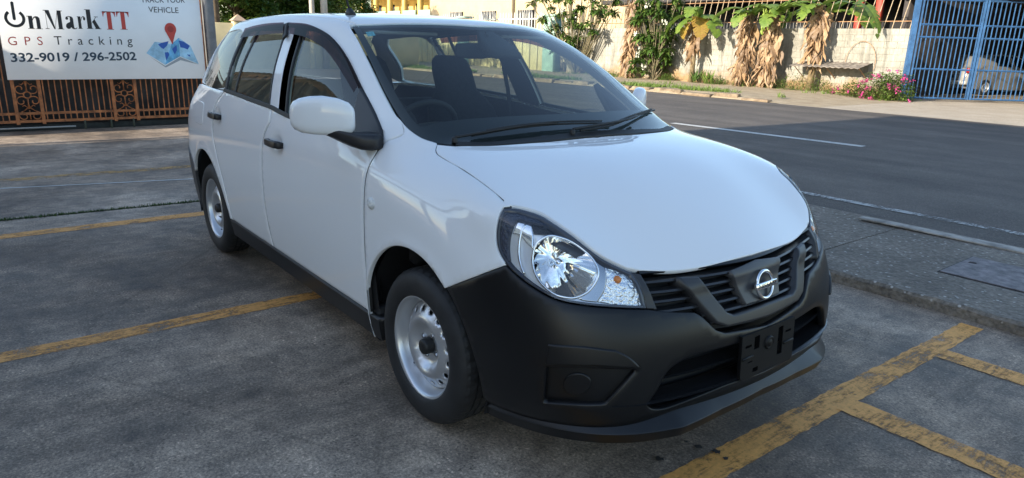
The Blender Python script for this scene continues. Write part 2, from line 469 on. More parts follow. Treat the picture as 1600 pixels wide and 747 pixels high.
def loft(rings, close_ends=True):
    n = len(rings[0]); V = [tuple(p) for r in rings for p in r]; F = []
    for i in range(len(rings)-1):
        for k in range(n): F.append((i*n+k, i*n+(k+1) % n, (i+1)*n+(k+1) % n, (i+1)*n+k))
    if close_ends:
        F.append(tuple(range(n))[::-1]); F.append(tuple((len(rings)-1)*n+k for k in range(n)))
    return V, F
def text_mesh(body, size, name='letter'):
    cu = bpy.data.curves.new(name, 'FONT'); cu.body = body; cu.size = size; cu.align_x = 'LEFT'; cu.resolution_u = 4
    o = bpy.data.objects.new(name, cu); COL.objects.link(o); bpy.context.view_layer.update()
    me = bpy.data.meshes.new_from_object(o.evaluated_get(bpy.context.evaluated_depsgraph_get()))
    bpy.data.objects.remove(o); bpy.data.curves.remove(cu); me.name = name
    return me
# ------------------------------------------------------------------ the car
CAR = empty('parked_car')
tag(CAR, 'white estate car with black plastic bumpers, silver steel wheels, parked across yellow bay lines', 'car')
def arc_pts(cx, cz, r, a0, a1, n=24):
    return [np.array((cx+r*math.cos(math.radians(a0+(a1-a0)*i/n)), cz+r*math.sin(math.radians(a0+(a1-a0)*i/n)))) for i in range(n+1)]
WR = 0.387
def P2(px, mode='side'): return to_p(hit(px), mode)
# --- shared seam lines (side view x, z)
HL = [(786,323),(777,343),(773.5,369.6),(777,392),(790,414),(811.6,434),(838,452.6),(870.5,468.7),(910.6,476.7),(953.5,480.7),(1012,482.6),
      (1007,460.6),(999,439),(988,423),(969.5,415),(942.8,401.7),(921,385.7),(894.6,364),(867.8,345.5),(846,332),(822,324.6),(803.5,321.4)]
HL3 = px3(HL)
SHUT = px3([(796.8,321.6),(772,299.6),(744.5,279),(717,261),(695,248.8),(682.6,240.5),(680,233.6),(682.6,225.4)])   # hood shut line, front to cowl
FSEAM = [np.array(p) for p in [(-.345,.985),(-.352,.9),(-.362,.74),(-.368,.55),(-.372,.42),(-.385,.312)]]
BSEAM = [P2(p) for p in [(421,192),(411,215),(408.5,240),(409,270),(412.8,318),(417,344),(426.5,383)]]
RSEAM = [np.array(p) for p in [(-2.20,1.07),(-2.31,1.0),(-2.365,.91),(-2.36,.80),(-2.30,.68),(-2.235,.55),(-2.20,.42),(-2.185,.312)]]
BELT = lambda x: float(np.interp(x, [-2.9,-2.165,-1.42,-1.21,-.57,-.33], [1.075,1.073,1.043,1.022,.993,.985]))
g = .0042
def off_x(pts, d): return [np.array((p[0]+d, p[1])) for p in pts]
def handle_dish(hx, hz):
    def f(p, n):
        dx, dz = (p[0]-hx)/.062, (p[2]-hz)/.036
        return -.013*math.exp(-(dx*dx+dz*dz)**2)
    return f
HF, HR = (-1.290, .888), (-2.275, .925)
def belt_pts(x0, x1, dz=0, n=14): return [np.array((x0+(x1-x0)*i/n, BELT(x0+(x1-x0)*i/n)+dz)) for i in range(n+1)]
def poly(*segs):
    o = []
    for s in segs:
        for p in s:
            p = np.asarray(p, float)
            if not o or np.linalg.norm(p-o[-1]) > .002: o.append(p)
    if np.linalg.norm(o[0]-o[-1]) < .002: o.pop()
    return o
def fine(pts, step=.012): return crom(pts, False, (), step)
def lines(pts, step=.015):
    o = []
    for a, b in zip(pts, pts[1:]):
        a, b = np.asarray(a, float), np.asarray(b, float); k = max(1, int(np.linalg.norm(b-a)/step))
        o += [a+(b-a)*i/k for i in range(k)]
    return o+[np.asarray(pts[-1], float)]
DB = .314
# front doors
fs = fine(FSEAM); bs = fine(BSEAM)
bs = [np.array((bs[0][0]-.004, BELT(bs[0][0])))]+bs
front = poly(belt_pts(bs[0][0]+g, fs[0][0]-g), off_x(fs, -g), lines([(fs[-1][0]-g, DB), (bs[-1][0]+g, DB)]), off_x(bs, g)[::-1])
fd = panel('front_door', [front], 'side', CAR, PAINT, sp=.022, disp=handle_dish(*HF))
# rear doors
rs = fine(RSEAM)
rear = poly(belt_pts(rs[0][0]+g, bs[0][0]-g), off_x(bs, -g), lines([(bs[-1][0]-g, DB), (rs[-1][0]+g, DB)]), off_x(rs, g)[::-1])
rd = panel('rear_door', [rear], 'side', CAR, PAINT, sp=.022, disp=handle_dish(*HR))
# front wings: behind the arch, over it, up to the hood line and the lamp
def lip(cx):
    def f(p, n):
        d = math.hypot(p[0]-cx, p[2]-.295)-WR
        return .007*math.exp(-(d/.028)**2)
    return f
hl2 = [to_p(p, 'side') for p in HL3]
sh2 = [to_p(p, 'side') for p in SHUT]
bump_seam = [P2((697,450)), P2((740,433)), P2((790,414))]
a_end = math.degrees(math.atan2(bump_seam[0][1]-.295, bump_seam[0][0]))
arch = arc_pts(0, .295, WR, 180+14, a_end, 40)
lamp_left = [hl2[4], hl2[3], hl2[2], hl2[1], hl2[0]]
ap_base = px3([(594,226),(604,215),(640,197),(662,188)])
cowl_c = sh2[-1]
# seam from the door corner to the windshield foot
wing_top = [np.array(p) for p in [(-.345,.985), (-.335,1.005), (-.30,1.028)]]
ws_foot = [to_p(p, 'side') for p in px3([(682,223),(658,215),(640,203),(627,190)])]
fender = poly(off_x(fs, g)[::-1], fine([fs[0]+[g, 0], np.array((-.325,1.012)), np.array((-.27,1.043)), ws_foot[3]]), fine(ws_foot[::-1]), fine(sh2[::-1]), fine(lamp_left[::-1]),
              lines(bump_seam[::-1]), arch[::-1], lines([arch[0], (fs[-1][0]+g, arch[0][1]+.0)]) if arch[0][1] < .312 else [])
# clean bottom: from the arch foot back to the door seam
fender = [p for p in fender]
panel('front_wing', [fender], 'side', CAR, PAINT, sp=.022, depth=.016, disp=lip(0))
# rear quarter panels
r_arch = arc_pts(-2.6, .295, WR+.004, 12, 150, 44)
quarter = poly(belt_pts(-2.865, rs[0][0]-g), off_x(rs, -g)[:-1], lines([(rs[-1][0]-g, .314), (-2.6+(WR+.004)*math.cos(math.radians(4)), .314)]), r_arch,
               lines([r_arch[-1], (-3.05, .60), (-3.20, .64), (-3.33, .66)]), fine([(-3.33,.66),(-3.30,.80),(-3.24,.93),(-3.10,1.045),(-2.865,1.075)]))
panel('rear_quarter_panel', [quarter], 'side', CAR, PAINT, sp=.024, depth=.016, disp=lip(-2.6))
panel('rear_bumper', [poly(lines([(-2.955,.458),(-2.985,.22),(-3.38,.25)]), fine([(-3.38,.25),(-3.39,.45),(-3.335,.654)]), lines([(-3.335,.654),(-3.20,.634),(-3.05,.594),(r_arch[-1][0]-.004, r_arch[-1][1]-.004)]))],
      'side', CAR, mat('rear_bumper_plastic', (.05,.05,.052), .5), sp=.03, depth=.016, off=.006)
# sills
sill = poly(lines([(-.30,.302),(-2.22,.304)]), lines([(-2.22,.304),(-2.22,.205)]), lines([(-2.22,.205),(-.31,.205)]), lines([(-.31,.205),(-.30,.302)]))
panel('sill', [sill], 'side', CAR, PLASTIC, sp=.03, depth=.05, off=.004)
# ---- hood
hl_top = [HL3[i] for i in (0,21,20,19,18,17,16,15,14,13)]
front_edge = px3([(1000,423.5),(1030,424.5),(1060,424),(1090,420),(1120,413.5),(1150,405.5)])
fe = [to_p(p, 'top') for p in front_edge]; fe.append(np.array((.806, 0.0)))
cowl_px = px3([(717,228),(777.5,227),(860,220.7),(925,214)])
cw = [to_p(p, 'top') for p in cowl_px]; cw.append(np.array((cw[-1][0]+.004, 0.0)))
half = poly(fine(fe[::-1]), fine([to_p(p, 'top') for p in hl_top[::-1]])[1:], fine([to_p(p, 'top') for p in SHUT])[3:], fine(cw))
# pull the hood off its neighbours by the gap
hood_loop = sym_loop(half)
hl_in, _ = inset(np.array(hood_loop), .003)
panel('hood', [hl_in], 'top', CAR, PAINT, sp=.022, depth=.018, mirror=False)
# ---- windshield, frit and roof
WSR = [(549,39.5),(561,62),(573.7,87.5),(585,112),(597,138),(617.6,175),(638,202),(658,216),(682,224)]
ws_side = [to_p(p, 'top') for p in px3(WSR)]
ws_top = [to_p(p, 'top') for p in px3([(556,38.8),(580,37.8),(615,36.6),(650,36.4),(685,37),(715,38.2)])]
top_c = np.array((ws_top[-1][0]+.01, 0.0))
ws_half = poly([np.array((cw[-1][0]-.012, 0.0))], [p-np.array((.012,0)) for p in fine(cw[::-1])][1:], fine(ws_side[::-1]), fine(ws_top), [top_c])
ws_loop = sym_loop(ws_half)
ws_l, _ = inset(np.array(ws_loop), .002)
panel('windshield', [ws_l], 'top', CAR, WGLASS, sp=.04, depth=0, edge=.004, mirror=False, off=-.001)
# frit band
def frit_in():
    o = []
    p, n = inset(np.array(ws_l), .030)
    for q in p:
        o.append(q)
    return o
fr_in = []
inn, _ = inset(np.array(ws_l), .028)
for q in inn:
    if q[0] > -.30: q = np.array((min(q[0], -.125-.10*(abs(q[1])/.65)**2), q[1]))
    fr_in.append(q)
fr_in = [q for i, q in enumerate(fr_in) if i == 0 or np.linalg.norm(q-fr_in[i-1]) > .004]
FRIT = mat('black_frit', (.006,.006,.007), .5)
frit = panel('windshield_frit', [ws_l, fr_in], 'top', CAR, FRIT, sp=.04, depth=0, edge=.003, mirror=False, off=-.006)
# ---- roof skin and side frame
ditch = [hit(p)  for p in [(546,37)]]
DIT = [np.array(p) for p in [(-.955,.560),(-1.07,.577),(-1.25,.590),(-1.58,.593),(-2.02,.588),(-2.41,.572),(-2.70,.54),(-2.84,.48),(-2.92,.33),(-2.945,.17),(-2.95,0)]]
roof_half = poly([top_c+np.array((-.006,0))], [p+np.array((-.005,0)) for p in fine(ws_top[::-1])], fine([np.array((p[0], -p[1])) for p in DIT]))
panel('roof', [sym_loop(roof_half)], 'top', CAR, PAINT, sp=.03, depth=.012, mirror=False)
# side frame: A pillar, roof rail, rear pillars
DLO_top = [(385,47),(404,42.5),(423,39.3),(454.5,37.6),(486,41),(510,52),(531,73),(548.5,101),(566,137.5),(585,174),(597,203)]
DLO3 = [to_p(p, 'side') for p in px3(DLO_top)]
dlo_rear = [to_p(p, 'side') for p in px3([(353.5,138)])]
qg = [(352,47),(379,48),(366,92),(351.5,137),(318,129),(327,104),(343,66)]
QG2 = [to_p(p, 'side') for p in px3(qg)]
def side_of(xw): 
    r = cast((xw[0], xw[1]*-1, 3), (0, 0, -1)); return to_p(r[0], 'side')
dit2 = [side_of((p[0], p[1]+.004)) for p in DIT[:8]]
wsA = [to_p(p, 'side') for p in px3([(546,38),(558.5,62),(570.7,87.5),(582,112),(594,138),(614,175),(627,189)])]
frame_out = poly(fine(dit2), lines([dit2[-1], (-2.93,1.385), (-2.99,1.265), (-3.02,1.13)]), lines([(-3.02,1.13),(-2.88,1.079),(-2.19,1.079)]),
                 [np.array((-2.19,1.079)), DLO3[0]+np.array((-.022,-.004))], fine(DLO3),
                 [np.array((-.335,1.004)), np.array((-.27,1.047))], fine(wsA[::-1]))
quart_hole = fine(QG2+[QG2[0]])[:-1]
QH, _ = inset(np.array(quart_hole), .003)
panel('side_frame', [frame_out, list(QH)], 'side', CAR, PAINT, sp=.024, depth=.02)
panel('quarter_glass', [quart_hole], 'side', CAR, SGLASS, sp=.04, depth=0, edge=.003, off=-.004)
# door glass (front and rear) and the white frames between them
Bx = lambda z: float(np.interp(z, [1.03, 1.40], [-1.315, -1.50]))
def dlo_top(x): 
    q = sorted([(p[0], p[1]) for p in DLO3]); return float(np.interp(x, [a for a, b in q], [b for a, b in q]))
fg = poly(belt_pts(-1.235, -.40), [p for p in fine(DLO3[::-1]) if p[0] > -1.40], lines([(-1.40, dlo_top(-1.40)), (-1.235, BELT(-1.235))]))
panel('front_door_glass', [fg], 'side', CAR, SGLASS, sp=.04, depth=0, edge=.003, off=-.010)
rgp = poly(belt_pts(-2.165, -1.44), [np.array((-1.585, dlo_top(-1.585)))], [p for p in fine(DLO3[::-1]) if p[0] < -1.585 and p[0] > DLO3[0][0]+.012], lines([DLO3[0]+np.array((.012,0)), (-2.165, BELT(-2.165))]))
panel('rear_door_glass', [rgp], 'side', CAR, SGLASS, sp=.04, depth=0, edge=.003, off=-.010)
panel('front_door_frame', [lines([(-1.232, BELT(-1.232)), (-1.392, dlo_top(-1.392)), (-1.478, dlo_top(-1.478)), (-1.328, BELT(-1.328))])+[]], 'side', CAR, PAINT, sp=.02, depth=.02, off=-.003)
panel('rear_door_frame', [lines([(-1.334, BELT(-1.334)), (-1.484, dlo_top(-1.484)), (-1.585, dlo_top(-1.585)), (-1.445, BELT(-1.445))])], 'side', CAR, PAINT, sp=.02, depth=.02, off=-.003)
panel('rear_door_bar', [lines([(-2.02, BELT(-2.02)), (-2.02-.0, dlo_top(-2.0)), (-2.045, dlo_top(-2.045)), (-2.045, BELT(-2.045))])], 'side', CAR, RUBBER, sp=.02, depth=.01, off=-.006)
# black seals, and dark strips for the shut lines
def strip(name, pts2, wd, off, m, mode='side', depth=.01, mirror=True):
    p = np.array(fine(pts2, .015)); t = np.gradient(p, axis=0); n = np.stack([-t[:, 1], t[:, 0]], 1); n /= np.linalg.norm(n, axis=1)[:, None]+1e-9
    a = p+n*wd/2; b = p-n*wd/2
    return panel(name, [list(a)+list(b[::-1])], mode, CAR, m, sp=.03, depth=depth, edge=.002, off=off, mirror=mirror)
for sm_ in (FSEAM, BSEAM, RSEAM, bump_seam): strip('shut_line_shade', sm_, .014, -.0035, RUBBER, depth=.012)  # dark strips under the panel gaps stand in for their shade
strip('shut_line_shade', sh2, .012, -.0035, RUBBER, depth=.012)  # same dark strip for the shade of the hood gap
strip('belt_moulding', belt_pts(-2.20, -.37, .006), .020, .007, RUBBER)
strip('window_seal', [p+np.array((0,-.007)) for p in DLO3], .016, .004, RUBBER)
strip('window_seal', [DLO3[0]+np.array((-.006,-.006)), np.array((-2.175, BELT(-2.175)+.004))], .030, .004, RUBBER)
strip('window_seal', [np.array((-1.228, BELT(-1.228))), np.array((-1.386, dlo_top(-1.386)))], .014, .000, RUBBER)
strip('window_seal', [np.array((-1.452, BELT(-1.452))), np.array((-1.592, dlo_top(-1.592)))], .014, .000, RUBBER)
# rain visors over the door windows
rv = [(380,62),(388,47),(404,42.5),(423,39.3),(449,38),(447,55),(430,56),(405,58.5)]
panel('rain_visor', [crom([to_p(p,'side') for p in px3(rv)], True, (0,1,4,5), .015)], 'side', CAR, VISOR, sp=.03, depth=0, edge=.002, off=.020)
fv = [(458,56),(456,38),(486,41),(510,52),(531,73),(548.5,101),(565,137),(559,148),(545,125),(528,99),(511,79),(492,66),(475,59)]
panel('rain_visor', [crom([to_p(p,'side') for p in px3(fv)], True, (0,1,6,7), .015)], 'side', CAR, VISOR, sp=.03, depth=0, edge=.002, off=.020)
strip('visor_clip', [to_p(hit(p),'side') for p in [(452,38),(449,48),(448,60)]], .03, .016, RUBBER)
# tailgate and rear glass (behind, out of the lens)
tg = [(-.62,.62),(.62,.62),(.60,1.06),(.50,1.40),(-.50,1.40),(-.60,1.06)]
def rear_sheet(name, pts, m, off):
    V = []
    for y, z in pts:
        r = cast((-6, y, z), (1, 0, 0)); V.append(r[0]+r[1]*off)
    V2 = [v+np.array((.015,0,0)) for v in V]; n = len(V)
    return V, n
def rear_grid(name, y0, y1, z0, z1, m, off, depth=.01):
    ny, nz = 16, 8; V, F = [], []
    for j in range(nz+1):
        for i in range(ny+1):
            z = z0+(z1-z0)*j/nz; s = 1-.12*j/nz; y = (y0+(y1-y0)*i/ny)*s
            r = cast((-6, y, z), (1, 0, 0)); V.append(r[0]+r[1]*off)
    for j in range(nz):
        for i in range(ny):
            a = j*(ny+1)+i; F.append((a, a+ny+1, a+ny+2, a+1))
    return link(name, mesh(name, V, F, True), CAR, m)
rear_grid('tailgate', -.70, .70, .60, 1.075, PAINT, .0)
rear_grid('rear_glass', -.60, .60, 1.085, 1.40, SGLASS, .0)
rear_grid('rear_bumper', -.74, .74, .275, .595, MATS['rear_bumper_plastic'], .008)
# ------------------------------------------------------------------ front end
def F2(px): return to_p(hit(px), 'front')
def S2F(xz): return to_p(from_p(np.asarray(xz, float), 'side')[0], 'front')
def sstep(a, b, x):
    t = min(1, max(0, (x-a)/(b-a))); return t*t*(3-2*t)
def chin(p, n):
    z, wv = p[2], abs(p[1])
    A = -.022+.020*sstep(.36, .60, wv)
    if wv > .60: A *= 1-.5*sstep(.60, .80, wv)
    t = sstep(.350, .270, z)
    d = A*t-.020*sstep(.262, .225, z)
    h = np.array((n[0], n[1], 0)); h /= np.linalg.norm(h)+1e-9
    return h*d
bot = [np.array(p) for p in [(0,.232),(-.25,.230),(-.43,.226),(-.60,.212),(-.78,.205),(-.95,.205)]]
a0 = math.degrees(math.asin((.215-.295)/WR))
arch_f = [S2F(p) for p in arc_pts(0, .295, WR, a0, a_end, 26)]
seam_f = [S2F(p) for p in lines(bump_seam)]
lamp_low = [to_p(HL3[i], 'front') for i in range(4, 11)]
grl = [F2(p) for p in [(1012,482.6),(1030,485),(1060,486.5),(1086,487),(1098,494),(1120,515),(1134,519.5)]]
cg = np.array((0.0, .505))
bump_half = poly(fine(bot), lines([bot[-1], arch_f[0]]), arch_f, seam_f, fine(lamp_low)[1:], crom(grl, False, (0,3,5), .012)[1:], lines([grl[-1], cg]))
bump_loop = sym_front(bump_half)
b_in, _ = inset(np.array(bump_loop), .002)
int_half = [np.array((0.0,.478)), F2((1139,541)), F2((1100,551)), F2((1073.7,560)), F2((1045.6,579)), F2((1027,611)), F2((1011,633)), F2((1019,640)), F2((1041,640)), F2((1090,621)), F2((1139,600)), np.array((0.0,.338))]
intake = sym_front(crom(int_half, False, (0,1,6), .012))
fogr = crom([F2(p) for p in [(853,573),(925,576),(995,577),(972,604),(946,632),(900,633),(849,630)]], True, (0,2,4,6), .012)
def mirf(l): return [np.array((-p[0], p[1])) for p in l]
BUMPER = panel('front_bumper', [list(b_in), intake, fogr, mirf(fogr)], 'front', CAR, PLASTIC, sp=.018, depth=.022, edge=.004, disp=chin, mirror=False)
# parts of the bumper
def sub(o, par): o.parent = par; return o
def bpanel(name, loops, m, **kw):
    kw.setdefault('mirror', True)
    r = panel(name, loops, 'front', BUMPER, m, **kw)
    return r
bpanel('fog_lamp_recess', [fogr], PLASTIC, sp=.02, depth=0, off=-.020, edge=.004)
brow = crom([F2(p) for p in [(857,538),(910,541),(962,547),(983,558),(1000,574),(930,571),(853,568)]], True, (0,2,4,6), .012)
bpanel('fog_lamp_brow', [brow], PLASTIC, sp=.02, depth=.03, off=.008, edge=.005)
circ = [F2((901+23*math.cos(a), 603.5+17.5*math.sin(a)-.06*23*math.cos(a))) for a in np.linspace(0, 2*math.pi, 33)[:-1]]
bpanel('fog_lamp_cover', [circ], PLASTIC, sp=.015, depth=.02, off=-.010, edge=.004)
tow = [F2(p) for p in [(1268,470),(1271,440),(1276,431),(1286,427),(1291,431)]]
# lower intake: back, slats, lip line
bpanel('intake_backing', [intake], DARK, sp=.04, depth=0, off=-.10, mirror=False)
def front_bar(name, z0, a0, a1, h, d, off, m, par, dz=None, n=40, disp=None):
    rings = []
    for i in range(n+1):
        a = a0+(a1-a0)*i/n; z = z0+(dz(a) if dz else 0)
        P, nn = from_p(np.array((a, z)), 'front'); hz = np.array((nn[0], nn[1], 0)); hz /= np.linalg.norm(hz)
        P = P+hz*off
        if disp is not None: P = P+disp(P, nn)
        rings.append([P+np.array((0,0,h/2)), P+hz*d*.15, P-np.array((0,0,h/2)), P-hz*d-np.array((0,0,h/2)), P-hz*d+np.array((0,0,h/2))])
    V, F = loft(rings); me = mesh(name, V, F); bm = bmesh.new(); bm.from_mesh(me); bmesh.ops.recalc_face_normals(bm, faces=bm.faces); bm.to_mesh(me); bm.free()
    return link(name, me, par, m)
SLAT = mat('slat_plastic', (.020,.020,.022), .28); ISL = mat('intake_slat_plastic', (.012,.012,.013), .25)
front_bar('intake_slat', .412, -.545, .545, .006, .06, -.030, ISL, BUMPER)
front_bar('intake_slat', .352, -.55, .55, .006, .07, -.006, ISL, BUMPER)
# the angular lower lip: a swept section along its own plan line
rings = []
for i in range(121):
    a_ = -.92+1.84*i/120; u_ = abs(a_)
    of_ = float(np.interp(u_, [0,.20,.33,.36,.40,.60,.78,.92], [.004,.014,.034,.040,.034,.016,.004,-.004])); zz = float(np.interp(u_, [0,.36,.70,.92], [.274,.266,.246,.232]))
    P_, n_ = from_p(np.array((a_, zz)), 'front'); o_ = np.array((n_[0], n_[1], 0)); o_ /= np.linalg.norm(o_); q = P_+o_*of_; in_ = max(.012, of_+.034)
    rings.append([q-o_*(in_+.03)+np.array((0,0,.085)), q-o_*in_+np.array((0,0,.052)), q-o_*.003+np.array((0,0,.005)), q, q-o_*.002-np.array((0,0,.005)), q-o_*.016-np.array((0,0,.038)), q-o_*.11-np.array((0,0,.038))])
V, F = loft(rings); me = mesh('bumper_lip', V, F, True); bm = bmesh.new(); bm.from_mesh(me); bmesh.ops.recalc_face_normals(bm, faces=bm.faces)
for e_ in bm.edges:
    if len(e_.link_faces) == 2 and e_.calc_face_angle(0) > .6: e_.smooth = False
bm.to_mesh(me); bm.free(); link('bumper_lip', me, BUMPER, PLASTIC)
# number plate carrier
PL = empty('plate_carrier', parent=CAR)
def plate_pt(y, z, d=0): return (.905-.06*(z-.40)-.25*y*y*0+d, y, z)
py0, py1, pz0, pz1 = -.155, .155, .345, .500
cut = [(-.085,-.055,.44,.485),(-.085,-.055,.36,.375),(.055,.085,.385,.485),(-.135,-.10,.455,.463),(.10,.135,.455,.463),(-.115,-.09,.40,.404)]
outer = lines([(py0+.012,pz0),(py1-.012,pz0),(py1,pz0+.012),(py1,pz1),(py0,pz1),(py0,pz0+.012),(py0+.012,pz0)], .02)[:-1]
holes = [lines([(a,c),(b,c),(b,d),(a,d),(a,c)], .02)[:-1] for a, b, c, d in cut]
vv, ff, bm_ = cdt_fill([np.array(outer)]+[np.array(h) for h in holes], .02)
V = [plate_pt(p[0], p[1]) for p in vv]; nV = len(V); V += [plate_pt(p[0], p[1], -.012) for p in vv]
F = [tuple(f) for f in ff]+[tuple(i+nV for i in f[::-1]) for f in ff]
k = 0
for l in [outer]+holes:
    n = len(l)
    for i in range(n):
        a, b = bm_[k+i], bm_[k+(i+1) % n]; F.append((a, b, b+nV, a+nV))
    k += n
me = mesh('plate_panel', V, F); bm = bmesh.new(); bm.from_mesh(me); bmesh.ops.recalc_face_normals(bm, faces=bm.faces); bm.to_mesh(me); bm.free()
link('plate_panel', me, PL, mat('plate_carrier_plastic', (.006,.006,.0065), .45, spec=.3))
V, F = lathe([(.001,.006),(.010,.006),(.012,.003),(.016,.003),(.020,.006),(.024,.002),(.024,-.01)], 28)
o = link('bolt_boss', mesh('bolt_boss', V, F, True), PL, MATS['plate_carrier_plastic']); o.location = plate_pt(0, .445, .002); o.rotation_euler = (0, 0, math.pi/2)
for y0, y1, z0, z1 in ((-.15,-.09,.415,.425),(.09,.15,.415,.425)):
    v, f = box((plate_pt(0,.42)[0]-.004, y0, z0), (plate_pt(0,.42)[0]+.005, y1, z1)); bevelled('rib', v, f, .002, 1, PL, MATS['plate_carrier_plastic'])
# ---- grille
GR = empty('grille', parent=CAR)
g_top = [to_p(p, 'front') for p in front_edge]+[np.array((0.0,.722))]
g_right = [to_p(HL3[i], 'front') for i in (10, 11, 12, 13)]
gloop = sym_front(poly([cg], lines([cg, grl[-1]]), crom(grl[::-1], False, (1,3,6), .012), fine(g_right), fine(g_top)))
gl_in, _ = inset(np.array(gloop), .001)
panel('grille_backing', [gl_in], 'front', GR, DARK, sp=.04, depth=0, off=-.055, mirror=False)
def dzs(a): return .010*(abs(a)/.45)**2
for i, zz in enumerate((.690,.662,.634,.606,.578,.552)):
    wv = (.46,.455,.445,.43,.27,.24)[i]
    front_bar('grille_slat', zz, -wv, wv, .011, .03, -.020, SLAT, GR, dz=dzs)
vh = [F2((1057,433)), F2((1090,431.5)), F2((1137,490)), F2((1146,493.6)), np.array((0.0, to_p(on_y((1188,477.5),0),'front')[1])),]
vo = [np.array((0.0, .541)), F2((1136,510)), F2((1121,505))]
inner_c = np.array((0.0, .574)); outer_c = np.array((0.0,.533))
vloop_half = poly(crom([outer_c, F2((1137,510.5)), F2((1120,505)), F2((1057,433))], False, (1,2), .012), lines([F2((1057,433)), F2((1090,431.5))]), crom([F2((1090,431.5)), F2((1136,488)), F2((1147,492)), inner_c], False, (0,1,2), .012))
hv = vloop_half
vl = list(hv)+[np.array((-p[0], p[1])) for p in hv[::-1]]
vl = poly(vl)
panel('grille_v_trim', [vl], 'front', GR, TRIM, sp=.016, depth=.045, off=.004, edge=.007, mirror=False)
ctop = np.array((0.0,.716))
eh = poly([np.array((0.0,.588))], lines([(0.0,.588), F2((1168,476))]), lines([F2((1168,476)), F2((1142,422))]), lines([F2((1142,422)), ctop]))
panel('emblem_plate', [sym_front(eh)], 'front', GR, mat('emblem_plate_plastic', (.05,.05,.053), .36), sp=.02, depth=.03, off=-.003, edge=.004, mirror=False)
gtrim = [np.array((p[0], p[1]-.008)) for p in fine([to_p(HL3[13],'front')]+g_top)]
gt = poly(gtrim, [np.array((-p[0], p[1])) for p in gtrim[::-1]])
front_bar('grille_top_trim', .716, -.47, .47, .014, .04, -.012, PLASTIC, GR, dz=lambda a: .012*(abs(a)/.47)**2)
o3 = [F2((1012,482)), F2((1007,461)), F2((999,440)), F2((990,425)), F2((1002,427)), F2((1012,445)), F2((1028,483))]
panel('grille_side_trim', [crom(o3, True, (0,3,4,6), .012)], 'front', GR, TRIM, sp=.015, depth=.04, off=-.004, edge=.003)
# emblem
P, nn = from_p(np.array((0.0,.637)), 'front')
nz = np.array((nn[0], 0, nn[2]*.6)); nz /= np.linalg.norm(nz)
EM = empty('emblem', parent=GR)
upv = np.cross(nz, [0, 1, 0]); upv = upv if upv[2] > 0 else -upv
EM.matrix_local = Matrix(((0, upv[0], nz[0], P[0]+.010), (1, upv[1], nz[1], 0), (0, upv[2], nz[2], P[2]), (0, 0, 0, 1)))
V, F = [], []
for i in range(48):
    a = 2*math.pi*i/48
    for k in range(10):
        b = 2*math.pi*k/10; rr = .0455+.0062*math.cos(b); V.append((rr*math.cos(a)*.98, rr*math.sin(a), .006*math.sin(b)+.004))
for i in range(48):
    for k in range(10): F.append((i*10+k, ((i+1) % 48)*10+k, ((i+1) % 48)*10+(k+1) % 10, i*10+(k+1) % 10))
link('ring', mesh('ring', V, F, True), EM, CHROME)
v, f = box((-.060,-.0105,.002),(.060,.0105,.014)); bevelled('name_bar', v, f, .003, 2, EM, CHROME)
tm = text_mesh('NISSAN', .0195); vs = np.array([v.co for v in tm.vertices]); wd = vs[:,0].max()
for v in tm.vertices: v.co = ((v.co.x-wd/2)*.098/wd, v.co.y-.0068, .0146)
link('name_letters', tm, EM, mat('dark_letters', (.01,.012,.03), .3))
# ---- headlamps
def lamp(mirror_y):
    pass
HLF = [to_p(p, 'front') for p in HL3]
hl_loop = crom(HLF, True, (0,10,13), .010)
l_in, _ = inset(np.array(hl_loop), .0025)
LAMPS = []
for s in (1, -1):
    LAMPS.append(empty('headlight', parent=CAR))
def lpanel(name, loops, m, **kw):
    r = panel(name, loops, 'front', LAMPS[0], m, **kw); r[1].parent = LAMPS[1]; return r
lpanel('lens', [list(l_in)], LENS, sp=.03, depth=0, off=0.0, edge=.003)
ring_in, _ = inset(np.array(l_in), .006)
HOUS = mat('lamp_housing_black', (.05,.055,.07), .2)
lpanel('housing', [list(l_in), list(ring_in)], HOUS, sp=.02, depth=.07, off=-.005, edge=.002)
def Z6(p): return (750+p[0]/3.735, 300+p[1]/3.735)
bowl_px = [(300,390),(320,310),(370,262),(430,247),(540,275),(640,350),(690,430),(690,500),(640,575),(570,612),(520,617),(430,595),(350,530),(310,460)]
brim = crom([F2(Z6(p)) for p in bowl_px], True, (), .004)
lpanel('reflector_backing', [list(l_in), brim], REFL, sp=.03, depth=0, off=-.032, edge=.003)
rim3 = []
for p in brim:
    a, n_ = from_p(p, 'front'); rim3.append(a-n_*.014)
cen3 = np.mean(rim3, axis=0); axis = np.array((.86,-.42,.10)); axis /= np.linalg.norm(axis)
rings = []
for s_ in np.linspace(1, .08, 12):
    rr_k = []
    for k_, q in enumerate(rim3):
        an = 2*math.pi*k_/len(rim3); fl = 1+(.011*math.cos(an*16) if .25 < s_ < .95 else 0)*(1 if q[2] > cen3[2] else .35)
        rr_k.append(cen3+(q-cen3)*s_*fl-axis*.105*(1-s_**1.8))
    rings.append(rr_k)
